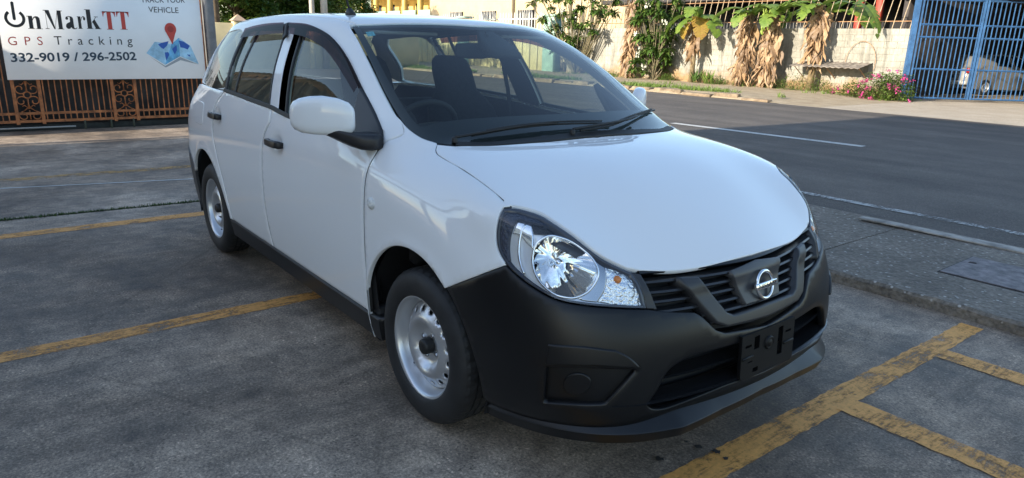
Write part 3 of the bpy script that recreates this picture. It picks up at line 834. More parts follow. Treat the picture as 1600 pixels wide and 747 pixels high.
for sgn, L in ((1, LAMPS[0]), (-1, LAMPS[1])):
    V, F = loft([[np.array((q[0], q[1]*sgn, q[2])) for q in r] for r in rings], False)
    F.append(tuple((len(rings)-1)*len(rim3)+k for k in range(len(rim3))))
    link('reflector_bowl', mesh('reflector_bowl', V, F, True), L, FACET if False else mat('bowl_chrome', (.95,.95,.94), .05, metal=1, bump=.06, bscale=22))
    V, F = tube([(q[0], q[1]*sgn, q[2]) for q in rim3]+[(rim3[0][0], rim3[0][1]*sgn, rim3[0][2])], .004, 6, caps=False)
    link('bowl_rim', mesh('bowl_rim', V, F, True), L, CHROME)
    b0 = cen3-axis*.100; b1 = cen3-axis*.045
    V, F = tube([(b0[0], b0[1]*sgn, b0[2]), ((b0[0]+b1[0])/2, (b0[1]+b1[1])/2*sgn, (b0[2]+b1[2])/2), (b1[0], b1[1]*sgn, b1[2])], .013, 10, [1.3,1,.9])
    link('bulb', mesh('bulb', V, F, True), L, CHROME)
ind = crom([F2(Z6(p)) for p in [(742,428),(810,440),(868,458),(910,505),(945,590),(975,672),(830,660),(695,640),(735,570),(748,495)]], True, (0,2,5,7), .010)
lpanel('indicator', [ind], FACET, sp=.014, depth=.03, off=-.018, edge=.003)
for sgn, L in ((1, LAMPS[0]), (-1, LAMPS[1])):
    P, nn = from_p(F2(Z6((822,510))), 'front'); c0 = P-nn*.016
    V, F = tube([(c0[0]-.02, c0[1]*sgn, c0[2]), (c0[0]-.008, c0[1]*sgn, c0[2]), (c0[0]+.002, c0[1]*sgn, c0[2]), (c0[0]+.006, c0[1]*sgn, c0[2])], .013, 10, [.8,1,.8,.3])
    link('indicator_bulb', mesh('indicator_bulb', V, F, True), L, AMBER)
dk = crom([F2(Z6(p)) for p in [(140,100),(240,95),(350,130),(430,185),(300,163),(212,152),(165,235),(148,330),(156,410),(110,335),(103,250),(116,165)]], True, (0,3,8), .010)
lpanel('lamp_bezel', [dk], mat('bezel_dark', (.07,.08,.11), .22, metal=.5, bump=.8, bscale=160), sp=.014, depth=.03, off=-.012, edge=.003)
dk2 = crom([F2(Z6(p)) for p in [(300,168),(350,165),(445,212),(380,232),(308,238)]], True, (0,2,4), .010)
lpanel('side_lamp', [dk2], mat('bezel_dark2', (.05,.055,.07), .2, metal=.6, bump=1, bscale=200), sp=.014, depth=.03, off=-.020, edge=.003)
# dark curved bezel between bowl and indicator
bz = crom([F2(Z6(p)) for p in [(690,400),(740,430),(745,495),(735,570),(690,642),(600,632),(570,618),(640,580),(692,505)]], True, (0,1,4,6), .010)
lpanel('lamp_bezel', [bz], mat('bezel_chrome', (.45,.46,.48), .12, metal=1), sp=.02, depth=.02, off=-.016, edge=.003)

# ------------------------------------------------------------------ wheels
TR = .2965
def tyre_mesh():
    n = 120; prof = [(.188,-.012),(.192,.002),(.205,.010),(.232,.017),(.258,.013),(.276,.004),(.287,-.008),(.2935,-.020),
            (.2960,-.034),(.2962,-.047),(.2885,-.0485),(.2885,-.0545),(.2965,-.056),(.2965,-.077),(.2885,-.0785),(.2885,-.0845),(.2965,-.086),(.2965,-.107),(.2885,-.1085),(.2885,-.1145),(.2962,-.116),(.2960,-.129),
            (.2935,-.143),(.287,-.155),(.258,-.176),(.232,-.180),(.192,-.165)]
    V, F = [], []
    for i, (r, d) in enumerate(prof):
        for k in range(n):
            rr = r; a = 2*math.pi*k/n
            if i in (7, 8, 22, 21) and k % 3 == 0: rr = r-.0035
            if i == 6 and k % 3 == 0: rr = r-.0015
            if i in (12, 13, 16, 17) and k % 4 == 0: rr = r-.004
            if i in (3,) : rr = r
            V.append((rr*math.cos(a), -d, rr*math.sin(a)))
    for i in range(len(prof)-1):
        for k in range(n): F.append((i*n+k, i*n+(k+1) % n, (i+1)*n+(k+1) % n, (i+1)*n+k))
    me = mesh('tyre', V, F); sm = [i // n < 6 or i // n > 21 for i in range(len(F))]; me.polygons.foreach_set('use_smooth', sm)
    return me
def rim_mesh():
    V, F = lathe([(.180,-.165),(.178,-.12),(.165,-.10),(.160,-.075),(.163,-.055),(.172,-.040),(.178,-.022),(.180,-.012),(.184,-.004),(.190,.002),(.1945,.0035),(.1965,.001),(.1965,-.006),(.190,-.012)], 80)
    return mesh('rim', V, F, True)
def dsk(r): return float(np.interp(r, [.030,.058,.068,.078,.092,.104,.114,.124,.132,.145,.158,.168], [-.042,-.042,-.040,-.030,-.014,-.009,-.011,-.018,-.023,-.031,-.042,-.048]))
def disc_mesh():
    outer = np.array([(.166*math.cos(a), .166*math.sin(a)) for a in np.linspace(0, 2*math.pi, 97)[:-1]])
    hole = np.array([(.028*math.cos(a), .028*math.sin(a)) for a in np.linspace(0, 2*math.pi, 33)[:-1]])
    hs = [hole]
    for k in range(16):
        t = 2*math.pi*(k+.5)/16
        hs.append(np.array([( (.1415+0.0100*math.cos(b))*math.cos(t)-0.0125*math.sin(b)*math.sin(t), (.1415+0.0100*math.cos(b))*math.sin(t)+0.0125*math.sin(b)*math.cos(t)) for b in np.linspace(0, 2*math.pi, 17)[:-1]]))
    ex = [np.array([(r*math.cos(a), r*math.sin(a)) for a in np.linspace(0, 2*math.pi, 73)[:-1]]) for r in (.058,.068,.078,.092,.104,.114,.124,.1285)]
    vv, ff, bmap = cdt_fill([outer]+hs, .012, ex)
    V = [(p[0], -dsk(math.hypot(*p)), p[1]) for p in vv]
    F = [tuple(f) if True else f for f in ff]
    n0 = len(V); k = 0
    for l in [outer]+hs:
        n = len(l); ids = [bmap[k+i] for i in range(n)]; k += n
        if l is outer: continue
        base = len(V); V += [(V[i][0], V[i][1]+.006, V[i][2]) for i in ids]
        for i in range(n): F.append((ids[i], ids[(i+1) % n], base+(i+1) % n, base+i))
    me = mesh('disc', V, F, True); bm = bmesh.new(); bm.from_mesh(me); bmesh.ops.recalc_face_normals(bm, faces=bm.faces)
    bm.to_mesh(me); bm.free()
    return me
ME_T, ME_R, ME_D = tyre_mesh(), rim_mesh(), disc_mesh()
V, F = lathe([(.0001,.010),(.020,.010),(.027,.006),(.030,-.002),(.031,-.05)], 28); ME_H = mesh('hub_cap', V, F, True)
V, F = lathe([(.0001,.014),(.007,.014),(.0095,.010),(.0095,0)], 6); ME_N = mesh('wheel_nut', V, F)
V, F = lathe([(.0001,-.085),(.15,-.085),(.15,-.10),(.0001,-.10)], 40); ME_B = mesh('brake_drum', V, F, True)
V, F = tube([(0,0,0),(0,-.012,.0),(0,-.03,.0)], .004, 6); ME_V = mesh('valve', V, F, True)
for i, (x, y, rz) in enumerate(((0,-.808,0),(-2.6,-.806,0),(0,.808,math.pi),(-2.6,.806,math.pi))):
    wl = empty('wheel', (x, y, .2955), rz, CAR)
    sp_ = empty('dummy') if False else None
    o = link('tyre', ME_T, wl, TYRE); o = link('rim', ME_R, wl, RIM); rimo = o
    ang = (.35, .9, .2, .6)[i]
    d = link('disc', ME_D, wl, RIM); d.rotation_euler = (0, ang, 0)
    link('hub_cap', ME_H, wl, RUBBER).location = (0, -.0+.012, 0)
    link('brake_drum', ME_B, wl, DARK)
    for k in range(4):
        a = math.radians(45+90*k)+ang; nobj = link('wheel_nut', ME_N, wl, mat('nut_steel', (.45,.45,.46), .35, metal=1)); nobj.location = (.050*math.cos(a), .046, .050*math.sin(a))
    vo_ = link('valve', ME_V, wl, RUBBER); vo_.location = (.158*math.cos(3.6+ang), .062, .158*math.sin(3.6+ang))
# wheel arch liners
def liner(x):
    V, F = [], []; n = 28
    for k in range(n+1):
        a = math.radians(-14+208*k/n)
        for y in (-.80, -.72, -.45): V.append((x+(WR+.012)*math.cos(a), y, .295+(WR+.012)*math.sin(a)))
    for k in range(n):
        for j in range(2): F.append((k*3+j, k*3+j+1, k*3+j+4, k*3+j+3))
    c = len(V); V.append((x, -.45, .295))
    for k in range(n): F.append((k*3+2, c, k*3+5))
    return V, F
for x in (0, -2.6):
    V, F = liner(x)
    link('wheel_arch_liner', mesh('wheel_arch_liner', V, F, True), CAR, DARK)
    link('wheel_arch_liner', mesh('wheel_arch_liner', [(v[0], -v[1], v[2]) for v in V], F, True), CAR, DARK)
# splash flap behind the front wheel (dark, seen through the arch)
for s in (-1, 1):
    v, f = box((-.40, s*.62 if s < 0 else .62-.0, .185), (-.345, s*.80, .34)) if s < 0 else box((-.40, .62, .185), (-.345, .80, .34))
    v = [(a, b, c) for a, b, c in v]
    bevelled('arch_flap', v if s > 0 else [(a, -abs(b), c) for a, b, c in v], f, .01, 1, CAR, DARK)
# underbody and engine bay; first two dark boxes added to block light below
v, f = box((-3.35,-.70,.21),(-.42,.70,.30)); bevelled('underbody', v, f, .02, 1, CAR, DARK)
v, f = box((-.40,-.60,.235),(.72,.60,.26)); bevelled('shade_undertray', v, f, .01, 1, CAR, DARK)
v, f = box((-.38,-.44,.20),(.74,.44,.60)); bevelled('engine_bay', v, f, .05, 2, CAR, DARK)
v, f = box((-.22,-.74,.55),(-.15,.74,.96)); bevelled('bulkhead', v, f, .02, 1, CAR, DARK)
# chrome rib and step inside the lamp, outboard of the bowl
ribp = [F2(Z6(p)) for p in [(262,170),(232,225),(215,300),(212,370),(224,430),(246,480)]]
for sgn, L in ((1, LAMPS[0]), (-1, LAMPS[1])):
    pts = []
    for p in crom(ribp, False, (), .01):
        P_, n_ = from_p(p, 'front'); P_ = P_-n_*.022; pts.append((P_[0], P_[1]*sgn, P_[2]))
    link('reflector_rib', mesh('reflector_rib', *tube(pts, .004, 6), True), L, CHROME)
step_ = crom([F2(Z6(p)) for p in [(212,158),(262,165),(300,180),(305,260),(300,330),(262,300),(222,250),(175,240)]], True, (0,2,4,7), .010)
lpanel('reflector_step', [step_], mat('step_chrome', (.92,.93,.95), .08, metal=.8), sp=.02, depth=.02, off=-.020, edge=.004)
# ------------------------------------------------------------------ mirrors, handles, wipers, aerial, small fittings
def rrect(cx, cz, w, h, r, n=5):
    o = []
    for sx, sz, a0 in ((1,1,0),(-1,1,90),(-1,-1,180),(1,-1,270)):
        for k in range(n+1):
            a = math.radians(a0+90*k/n); o.append((cx+sx*(w/2-r)+r*math.cos(a), cz+sz*(h/2-r)+r*math.sin(a)))
    return o
MB_PL = mat('mirror_base_plastic', (.016,.016,.018), .42)
for s in (-1, 1):
    MI = empty('door_mirror', parent=CAR)
    # shell: rings across the car, (y, centre x, centre z, depth x, height z)
    ST = [(-.838,-.450,1.090,.05,.05),(-.846,-.448,1.090,.085,.096),(-.862,-.452,1.093,.104,.124),(-.895,-.472,1.098,.118,.142),(-.935,-.500,1.101,.122,.148),
          (-.972,-.528,1.100,.116,.143),(-1.000,-.550,1.098,.104,.130),(-1.018,-.564,1.097,.086,.108),(-1.028,-.573,1.096,.058,.074),(-1.032,-.577,1.096,.024,.034)]
    rings = []
    for y, cx_, cz_, w_, h_ in ST:
        ring = []
        for k in range(24):
            a = 2*math.pi*k/24; ca, sa = math.cos(a), math.sin(a); e = .52
            px_ = math.copysign(abs(ca)**e, ca)*w_/2; pz_ = math.copysign(abs(sa)**.62, sa)*h_/2
            if px_ < 0: px_ *= .55                       # flat towards the rear, where the glass sits
            ring.append((cx_+px_, -s*y if s > 0 else y, cz_+pz_))
        rings.append(ring)
    V, F = loft(rings); me = mesh('mirror_shell', V, F, True)
    bm = bmesh.new(); bm.from_mesh(me); bmesh.ops.recalc_face_normals(bm, faces=bm.faces); bm.to_mesh(me); bm.free()
    link('mirror_shell', me, MI, PAINT)
    gy0, gy1 = -1.01, -.87
    Vg = [(-.535+.80*(y+.94), -s*y if s > 0 else y, z) for y, z in rrect((gy0+gy1)/2, 1.095, .150, .098, .03)]
    link('mirror_glass', mesh('mirror_glass', Vg, [tuple(range(len(Vg)))]), MI, CHROME)
    # arm: wedge from the sail to under the shell
    AR = [(-.775,-.385,1.010,.13,.060),(-.81,-.390,1.008,.128,.062),(-.845,-.405,1.010,.118,.058),(-.875,-.430,1.020,.098,.048),(-.905,-.460,1.032,.085,.036),(-.935,-.485,1.040,.06,.020)]
    rings = []
    for y, cx_, cz_, w_, h_ in AR:
        rings.append([(a, -s*y if s > 0 else y, b) for a, b in rrect(cx_, cz_, w_, h_, min(w_, h_)*.35, 4)])
    V, F = loft(rings); me = mesh('mirror_arm', V, F, True)
    bm = bmesh.new(); bm.from_mesh(me); bmesh.ops.recalc_face_normals(bm, faces=bm.faces); bm.to_mesh(me); bm.free()
    link('mirror_arm', me, MI, MB_PL)
    if s < 0: MIR = MI
    else: MIL = MI
sail_px = [(566,139),(576,156),(586,175),(595,195),(599,209),(598,221),(590,229),(572,232),(556,226),(553,205),(556,180),(560,158)]
sail = crom([to_p(p, 'side') for p in px3(sail_px)], True, (0,), .012)
r = panel('mirror_sail', [sail], 'side', MIR, MB_PL, sp=.02, depth=.03, off=.016, edge=.006); r[1].parent = MIL
MIL.location = (-.055, -.035, 0)
# handles
for (hx, hz) in (HF, HR):
    P, n_ = from_p(np.array((hx, hz)), 'side')
    tx = from_p(np.array((hx+.06, hz)), 'side')[0]-from_p(np.array((hx-.06, hz)), 'side')[0]; tx /= np.linalg.norm(tx)
    up_ = np.cross(n_, tx); up_ = up_ if up_[2] > 0 else -up_
    for s in (-1, 1):
        rings = []
        for t, d, w_, h_ in ((-.088,.004,.020,.020),(-.086,.018,.026,.030),(-.06,.030,.016,.034),(0,.036,.015,.035),(.06,.030,.017,.036),(.082,.020,.028,.035),(.088,.006,.026,.028)):
            c = P+tx*t+n_*d
            rings.append([c+n_*a+up_*b for a, b in rrect(0, 0, w_, h_, min(w_, h_)*.4, 4)])
        if s > 0: rings = [[np.array((q[0], -q[1], q[2])) for q in r_] for r_ in rings]
        V, F = loft(rings); me = mesh('door_handle', V, F, True)
        bm = bmesh.new(); bm.from_mesh(me); bmesh.ops.recalc_face_normals(bm, faces=bm.faces); bm.to_mesh(me); bm.free()
        door = {(-1, HF): fd[0], (1, HF): fd[1], (-1, HR): rd[0], (1, HR): rd[1]}[(s, (hx, hz))]
        link('door_handle', me, door, mat('handle_black', (.014,.014,.015), .38))
# fuel flap line on the quarter panel and side repeaters
mk = hit((580,318)); P, n_ = from_p(to_p(mk, 'side'), 'side')
for s in (-1, 1):
    V, F = lathe([(.0001,.010),(.012,.0095),(.020,.006),(.024,.0),(.0245,-.006)], 24)
    V = [(P[0]+v[0]*1.15, (P[1]+v[1])*(-s) if s > 0 else P[1]+v[1], P[2]+v[2]) for v in V]
    link('side_repeater', mesh('side_repeater', V, F, True), CAR, mat('repeater_lens', (.72,.72,.70), .12, bump=.6, bscale=90))
# fuel flap
ffp = [(-2.70,.86),(-2.55,.86),(-2.54,.99),(-2.69,.99)]
q = crom([np.array(p) for p in [(-2.80,.845),(-2.74,.835),(-2.66,.835),(-2.60,.845),(-2.595,.90),(-2.60,.965),(-2.66,.975),(-2.74,.975),(-2.80,.965),(-2.805,.90)]], True, (), .012)
ff_ = panel('fuel_flap', [q], 'side', CAR, PAINT, sp=.03, depth=.006, edge=.003, off=.0028, mirror=False)
# windscreen wipers
def on_shield(px, lift): 
    P = hit(px); loc, n, i, d = BVH.find_nearest(Vector(P)); return P+np.array(n)*lift
def wiper(arm, blade, piv):
    W = empty('wiper', parent=CAR)
    pts = [on_shield(p, l) for p, l in arm]; V, F = tube(crom(pts, False, (), .02), .0055, 6); link('wiper_arm', mesh('wiper_arm', V, F, True), W, RUBBER)
    pts = crom([on_shield(p, l) for p, l in blade], False, (), .02)
    V, F = tube(pts, .0045, 6); link('wiper_blade', mesh('wiper_blade', V, F, True), W, RUBBER)
    pts2 = [p+np.array((.004,0,.010)) for p in pts]; V, F = tube(pts2[3:-3], .004, 6); link('blade_spine', mesh('blade_spine', V, F, True), W, RUBBER)
    V, F = lathe([(.0001,.008),(.008,.008),(.011,.004),(.011,-.012)], 16); o = link('pivot_cap', mesh('pivot_cap', V, F, True), W, RUBBER)
    o.location = on_shield(piv, .012); o.rotation_euler = (-math.pi/2, 0, 0)
wiper([((711,222),.02),((760,213),.022),((830,203),.026),((868,199),.02)], [((736,216),.012),((800,206),.016),((870,199),.016),((953,196),.012)], (710,222))
wiper([((893,208),.02),((935,204),.03),((975,196),.03),((990,190),.03)], [((905,208),.012),((950,201),.014),((985,188),.016),((1020,175),.012)], (893,209))
# cowl vent panel edge
strip('cowl_panel', [q_-np.array((.020,0)) for q_ in ([np.array((p[0], p[1])) for p in cw]+[np.array((p[0], -p[1])) for p in cw[-2::-1]])], .030, .003, RUBBER, mode='top', mirror=False)
# roof aerial
ab = cast((-1.20, -.47, 3), (0,0,-1))[0]
AE = empty('roof_aerial', parent=CAR)
V, F = loft([[(ab[0]+a, ab[1]+b, ab[2]-.004) for a, b in rrect(0,0,.075,.042,.018,4)], [(ab[0]+a-.006, ab[1]+b, ab[2]+.012) for a, b in rrect(0,0,.055,.030,.013,4)], [(ab[0]+a-.014, ab[1]+b, ab[2]+.030) for a, b in rrect(0,0,.022,.018,.008,4)]])
link('aerial_base', mesh('aerial_base', V, F, True), AE, RUBBER)
V, F = tube([(ab[0]-.012, ab[1], ab[2]+.02), (ab[0]-.07, ab[1], ab[2]+.12), (ab[0]-.16, ab[1], ab[2]+.30), (ab[0]-.24, ab[1], ab[2]+.46)], .005, 6, [1.3,1,.8,.6])
link('aerial_mast', mesh('aerial_mast', V, F, True), AE, RUBBER)
# inspection sticker inside the glass, camera pod, interior mirror
st = crom([to_p(hit(p), 'top') for p in [(571,49),(583,47.5),(587,54),(575,56)]], True, (0,1,2,3), .01)
panel('inspection_sticker', [st], 'top', CAR, mat('sticker_teal', (.12,.42,.50), .6, var=.5, vscale=60), sp=.02, depth=0, edge=.002, off=-.004, mirror=False)
def wsz(x, y): return cast((x, y, 3), (0,0,-1))
P0, n0 = wsz(-.66, .03)
rings = []
for t, w_, h_ in ((0,.16,.03),(.05,.17,.05),(.11,.15,.06),(.18,.10,.05),(.22,.06,.03)):
    c = wsz(-.60-t, .03)[0]; rings.append([(c[0], c[1]+a, c[2]-.012-h_/2+b) for a, b in rrect(0,0,w_,h_,.012,3)])
V, F = loft(rings); link('camera_pod', mesh('camera_pod', V, F, True), CAR, INNER)
MR = empty('interior_mirror', parent=CAR)
rings = []
for y, w_, h_ in ((-.135,.010,.040),(-.128,.026,.062),(-.05,.034,.074),(.02,.034,.074),(.085,.026,.062),(.092,.010,.040)):
    rings.append([(-.80+a-.05*(y), y, 1.345+b) for a, b in rrect(0,0,w_,h_,min(w_,h_)*.45,4)])
V, F = loft(rings); link('mirror_body', mesh('mirror_body', V, F, True), MR, INNER)
V, F = tube([(-.79,-.02,1.35),(-.77,0,1.39),(-.74,.01,1.425)], .012, 8); link('mirror_stem', mesh('mirror_stem', V, F, True), MR, INNER)
# ------------------------------------------------------------------ cabin
dk_sec = [(-.14,.93),(-.15,.985),(-.28,1.005),(-.45,1.015),(-.58,1.012),(-.64,.985),(-.66,.92),(-.62,.80),(-.60,.62),(-.22,.62)]
rings = []
for y in np.linspace(-.735, .735, 25):
    hump = .035*math.exp(-((y+.38)/.20)**2)                      # instrument cowl in front of the driver
    k = 1-.25*(abs(y)/.735)**4
    rings.append([(x-(.03*math.exp(-((y+.38)/.2)**2) if x < -.4 and z > .9 else 0)-.10*(abs(y)/.735)**3*(1 if x > -.3 else 0), y*(1 if z < 1 else .985), z+(hump if (x < -.40 and z > .95) else 0)) for x, z in dk_sec])
V, F = loft(rings); subd('dashboard', V, F, 1, CAR, DASH)
SW = empty('steering_wheel', (-.70,-.385,.965), 0, CAR); SW.rotation_euler = (0, math.radians(-62), 0)
V, F = [], []
for i in range(40):
    a = 2*math.pi*i/40
    for k in range(8):
        b = 2*math.pi*k/8; rr = .182+.014*math.cos(b); V.append((rr*math.cos(a), rr*math.sin(a), .014*math.sin(b)))
for i in range(40):
    for k in range(8): F.append((i*8+k, ((i+1) % 40)*8+k, ((i+1) % 40)*8+(k+1) % 8, i*8+(k+1) % 8))
link('wheel_rim', mesh('wheel_rim', V, F, True), SW, INNER)
v, f = box((-.06,-.07,-.03),(.06,.07,.03)); bevelled('airbag_boss', v, f, .025, 3, SW, INNER)
for a in (math.pi/2, -math.pi/2, math.pi):
    V, F = tube([(.04*math.cos(a), .04*math.sin(a), 0), (.175*math.cos(a), .175*math.sin(a), 0)], .016, 8); link('spoke', mesh('spoke', V, F, True), SW, INNER)
V, F = tube([(0,0,-.02),(0,0,-.20)], .04, 10); link('column', mesh('column', V, F, True), SW, INNER)
def seat(name, x, y, rec):
    SE = empty(name, (x, y, 0), 0, CAR)
    rings = []
    for t, w_, d_ in ((0,.46,.14),(.15,.50,.16),(.35,.50,.15),(.48,.45,.13),(.54,.36,.11),(.585,.275,.10),(.64,.27,.11),(.71,.265,.11),(.77,.235,.09),(.80,.17,.05)):
        rings.append([(-rec*t+a, b, .56+t*.93) for b, a in rrect(0,0,w_,d_,min(w_,d_)*.45,4)])
    V, F = loft(rings); link('seat_back', mesh('seat_back', V, F, True), SE, SEAT)
    rings = []
    for t, w_, d_ in ((-.02,.48,.12),(.10,.52,.17),(.35,.52,.17),(.48,.50,.14),(.52,.46,.08)):
        rings.append([(t, a, .46+b) for a, b in rrect(0,0,w_,d_,min(w_,d_)*.4,4)])
    V, F = loft(rings); link('seat_cushion', mesh('seat_cushion', V, F, True), SE, SEAT)
seat('front_seat', -1.02, -.37, .34); seat('front_seat', -1.28, .37, .44)
v, f = box((-2.12,-.62,.50),(-1.98,.62,1.02)); bevelled('rear_bench', v, f, .05, 3, CAR, SEAT)
v, f = box((-2.1,-.62,.35),(-1.6,.62,.54)); bevelled('rear_bench', v, f, .05, 3, CAR, SEAT)
v, f = box((-3.2,-.66,.30),(-.25,.66,.34)); bevelled('cabin_floor', v, f, .01, 1, CAR, INNER)
# inner skins: doors, pillars, roof lining
allow = poly(belt_pts(-2.2, -.36), lines([(-.36,.985),(-.36,.34),(-2.2,.34),(-2.2,1.07)]))
panel('door_lining', [allow], 'side', CAR, INNER, sp=.06, depth=0, off=-.055)
panel('quarter_lining', [poly(belt_pts(-2.86,-2.2), lines([(-2.2,1.07),(-2.2,.72),(-3.0,.72),(-3.0,1.0),(-2.86,1.07)]))], 'side', CAR, INNER, sp=.06, depth=0, off=-.055)
fo, _ = inset(np.array(frame_out), .004)
panel('pillar_lining', [list(fo), list(inset(np.array(QH), -.004)[0])], 'side', CAR, LINER, sp=.06, depth=0, off=-.030)
panel('b_pillar_lining', [lines([(-1.24, BELT(-1.24)), (-1.40, dlo_top(-1.40)), (-1.58, dlo_top(-1.58)), (-1.44, BELT(-1.44))])], 'side', CAR, INNER, sp=.04, depth=0, off=-.035)
rl, _ = inset(np.array(sym_loop(roof_half)), .012)
panel('headliner', [list(rl)], 'top', CAR, LINER, sp=.07, depth=0, off=-.035, mirror=False)
for s in (-1, 1):      # sun visors, folded up
    v, f = box((-.99, s*.36-.17, 1.408), (-.86, s*.36+.17, 1.424)); bevelled('sun_visor', v, f, .006, 2, CAR, LINER)
    V, F = tube([(-1.52, s*.70, 1.28), (-1.50, s*.735, 1.1), (-1.46, s*.74, .9), (-1.42, s*.72,.6)], .016, 4); link('seat_belt', mesh('seat_belt', V, F, True), CAR, INNER)
# dark backing behind shut lines and the lamp corners
back = poly(lines([(-2.9,1.0),(-.33,.96),(-.33,.33),(-2.15,.33),(-2.15,.70),(-2.9,.72),(-2.9,1.0)]))
panel('inner_panel', [back], 'side', CAR, DARK, sp=.06, depth=0, off=-.022)
# ------------------------------------------------------------------ ground materials
def ramp(t, src, stops):
    r = N(t, 'ShaderNodeValToRGB'); e = r.color_ramp.elements
    while len(e) < len(stops): e.new(.5)
    for i, (p, c) in enumerate(stops): e[i].position = p; e[i].color = (*c, 1) if len(c) == 3 else c
    t.links.new(src, r.inputs[0]); return r
def noise_tex(t, vec, scale, detail=6, rough=.6, dist=0.0):
    n = N(t, 'ShaderNodeTexNoise', Scale=scale, Detail=detail, Roughness=rough, Distortion=dist); t.links.new(vec, n.inputs['Vector']); return n.outputs[0]
def mixc(t, fac, a, b, mode='MIX'):
    m = N(t, 'ShaderNodeMix', data_type='RGBA', blend_type=mode)
    for v, i in ((fac, 0), (a, 6), (b, 7)):
        if isinstance(v, (int, float)): m.inputs[i].default_value = v
        elif isinstance(v, tuple): m.inputs[i].default_value = (*v, 1)
        else: t.links.new(v, m.inputs[i])
    return m.outputs[2]
def mapping(t, vec, scale=(1,1,1), rot=(0,0,0)):
    m = N(t, 'ShaderNodeMapping'); m.inputs['Scale'].default_value = scale; m.inputs['Rotation'].default_value = rot; t.links.new(vec, m.inputs[0]); return m.outputs[0]
def newmat(name):
    m = bpy.data.materials.new(name); m.use_nodes = True; t = m.node_tree; b = t.nodes['Principled BSDF']
    tc = N(t, 'ShaderNodeNewGeometry').outputs['Position']; MATS[name] = m
    return m, t, b, tc
def bumpn(t, b, h, strength, dist):
    bp = N(t, 'ShaderNodeBump', Strength=strength, Distance=dist); t.links.new(h, bp.inputs['Height']); t.links.new(bp.outputs[0], b.inputs['Normal'])
def mathn(t, op, a, bb, clamp=False):
    n = N(t, 'ShaderNodeMath', operation=op); n.use_clamp = clamp
    for i, v in enumerate((a, bb)):
        if isinstance(v, (int, float)): n.inputs[i].default_value = v
        else: t.links.new(v, n.inputs[i])
    return n.outputs[0]
def sep(t, vec):
    s = N(t, 'ShaderNodeSeparateXYZ'); t.links.new(vec, s.inputs[0]); return s.outputs
def concrete_park():
    m, t, b, p = newmat('stained_concrete')
    big = noise_tex(t, p, .55, 5, .6, .6); mid = noise_tex(t, p, 2.6, 7, .68, .4); fineN = noise_tex(t, p, 95, 5, .8)
    streak = noise_tex(t, mapping(t, p, (5.0, .9, 1), (0, 0, .35)), 2.2, 6, .7, 1.0)
    c = ramp(t, big, [(.34, (.150,.112,.082)), (.50, (.305,.236,.176)), (.68, (.47,.375,.29))]).outputs[0]
    s2 = ramp(t, mid, [(.34, (.52,.52,.52)), (.52, (.98,.98,.98)), (.70, (1.35,1.33,1.31))]).outputs[0]
    c = mixc(t, 1.0, c, s2, 'MULTIPLY')
    s3 = ramp(t, streak, [(.38, (.58,.58,.60)), (.55, (1.05,1.05,1.05)), (.72, (1.25,1.24,1.22))]).outputs[0]
    c = mixc(t, .5, c, s3, 'MULTIPLY')
    s4 = ramp(t, fineN, [(.36, (.42,.42,.42)), (.50, (.95,.95,.95)), (.66, (1.75,1.74,1.70))]).outputs[0]
    c = mixc(t, .95, c, s4, 'MULTIPLY')
    # fine cracks
    vo = N(t, 'ShaderNodeTexVoronoi', feature='DISTANCE_TO_EDGE', Scale=.33); t.links.new(mixc(t, .9, p, N(t, 'ShaderNodeTexNoise', Scale=.9, Detail=10.0, Roughness=.7).outputs[1], 'ADD'), vo.inputs['Vector'])
    ck = ramp(t, vo.outputs[0], [(.0, (.30,.30,.30)), (.0012, (.6,.6,.6)), (.0028, (1,1,1))]).outputs[0]
    c = mixc(t, .35, c, ck, 'MULTIPLY')
    # grit: small pale and dark stones
    vg = N(t, 'ShaderNodeTexVoronoi', Scale=130.0); t.links.new(p, vg.inputs['Vector'])
    gm = noise_tex(t, p, 3.1, 4, .6)
    gs = ramp(t, vg.outputs['Color'], [(.10, (.38,.38,.38)), (.20, (1,1,1)), (.82, (1,1,1)), (.92, (2.1,2.08,2.0))]).outputs[0]
    c = mixc(t, ramp(t, gm, [(.35, (.25,.25,.25)), (.65, (.95,.95,.95))]).outputs[0], c, mixc(t, 1.0, c, gs, 'MULTIPLY'))
    sp2 = ramp(t, noise_tex(t, p, 9, 6, .75, .3), [(.40, (.62,.62,.62)), (.5, (1,1,1)), (.64, (1.35,1.34,1.32))]).outputs[0]
    c = mixc(t, .55, c, sp2, 'MULTIPLY')
    # tyre-rub and oil marks
    oil = noise_tex(t, p, 1.3, 3, .5, .2); om = ramp(t, oil, [(.60, (0,0,0)), (.74, (1,1,1))]).outputs[0]
    c = mixc(t, mathn(t, 'MULTIPLY', om, .6), c, (.035,.034,.034))
    t.links.new(c, b.inputs['Base Color'])
    rr = ramp(t, mid, [(.3, (.55,.55,.55)), (.7, (.85,.85,.85))]).outputs[0]; t.links.new(rr, b.inputs['Roughness'])
    h = mathn(t, 'ADD', mathn(t, 'MULTIPLY', fineN, .5), mathn(t, 'MULTIPLY', mid, 1.0)); bumpn(t, b, h, .5, .012)
    return m
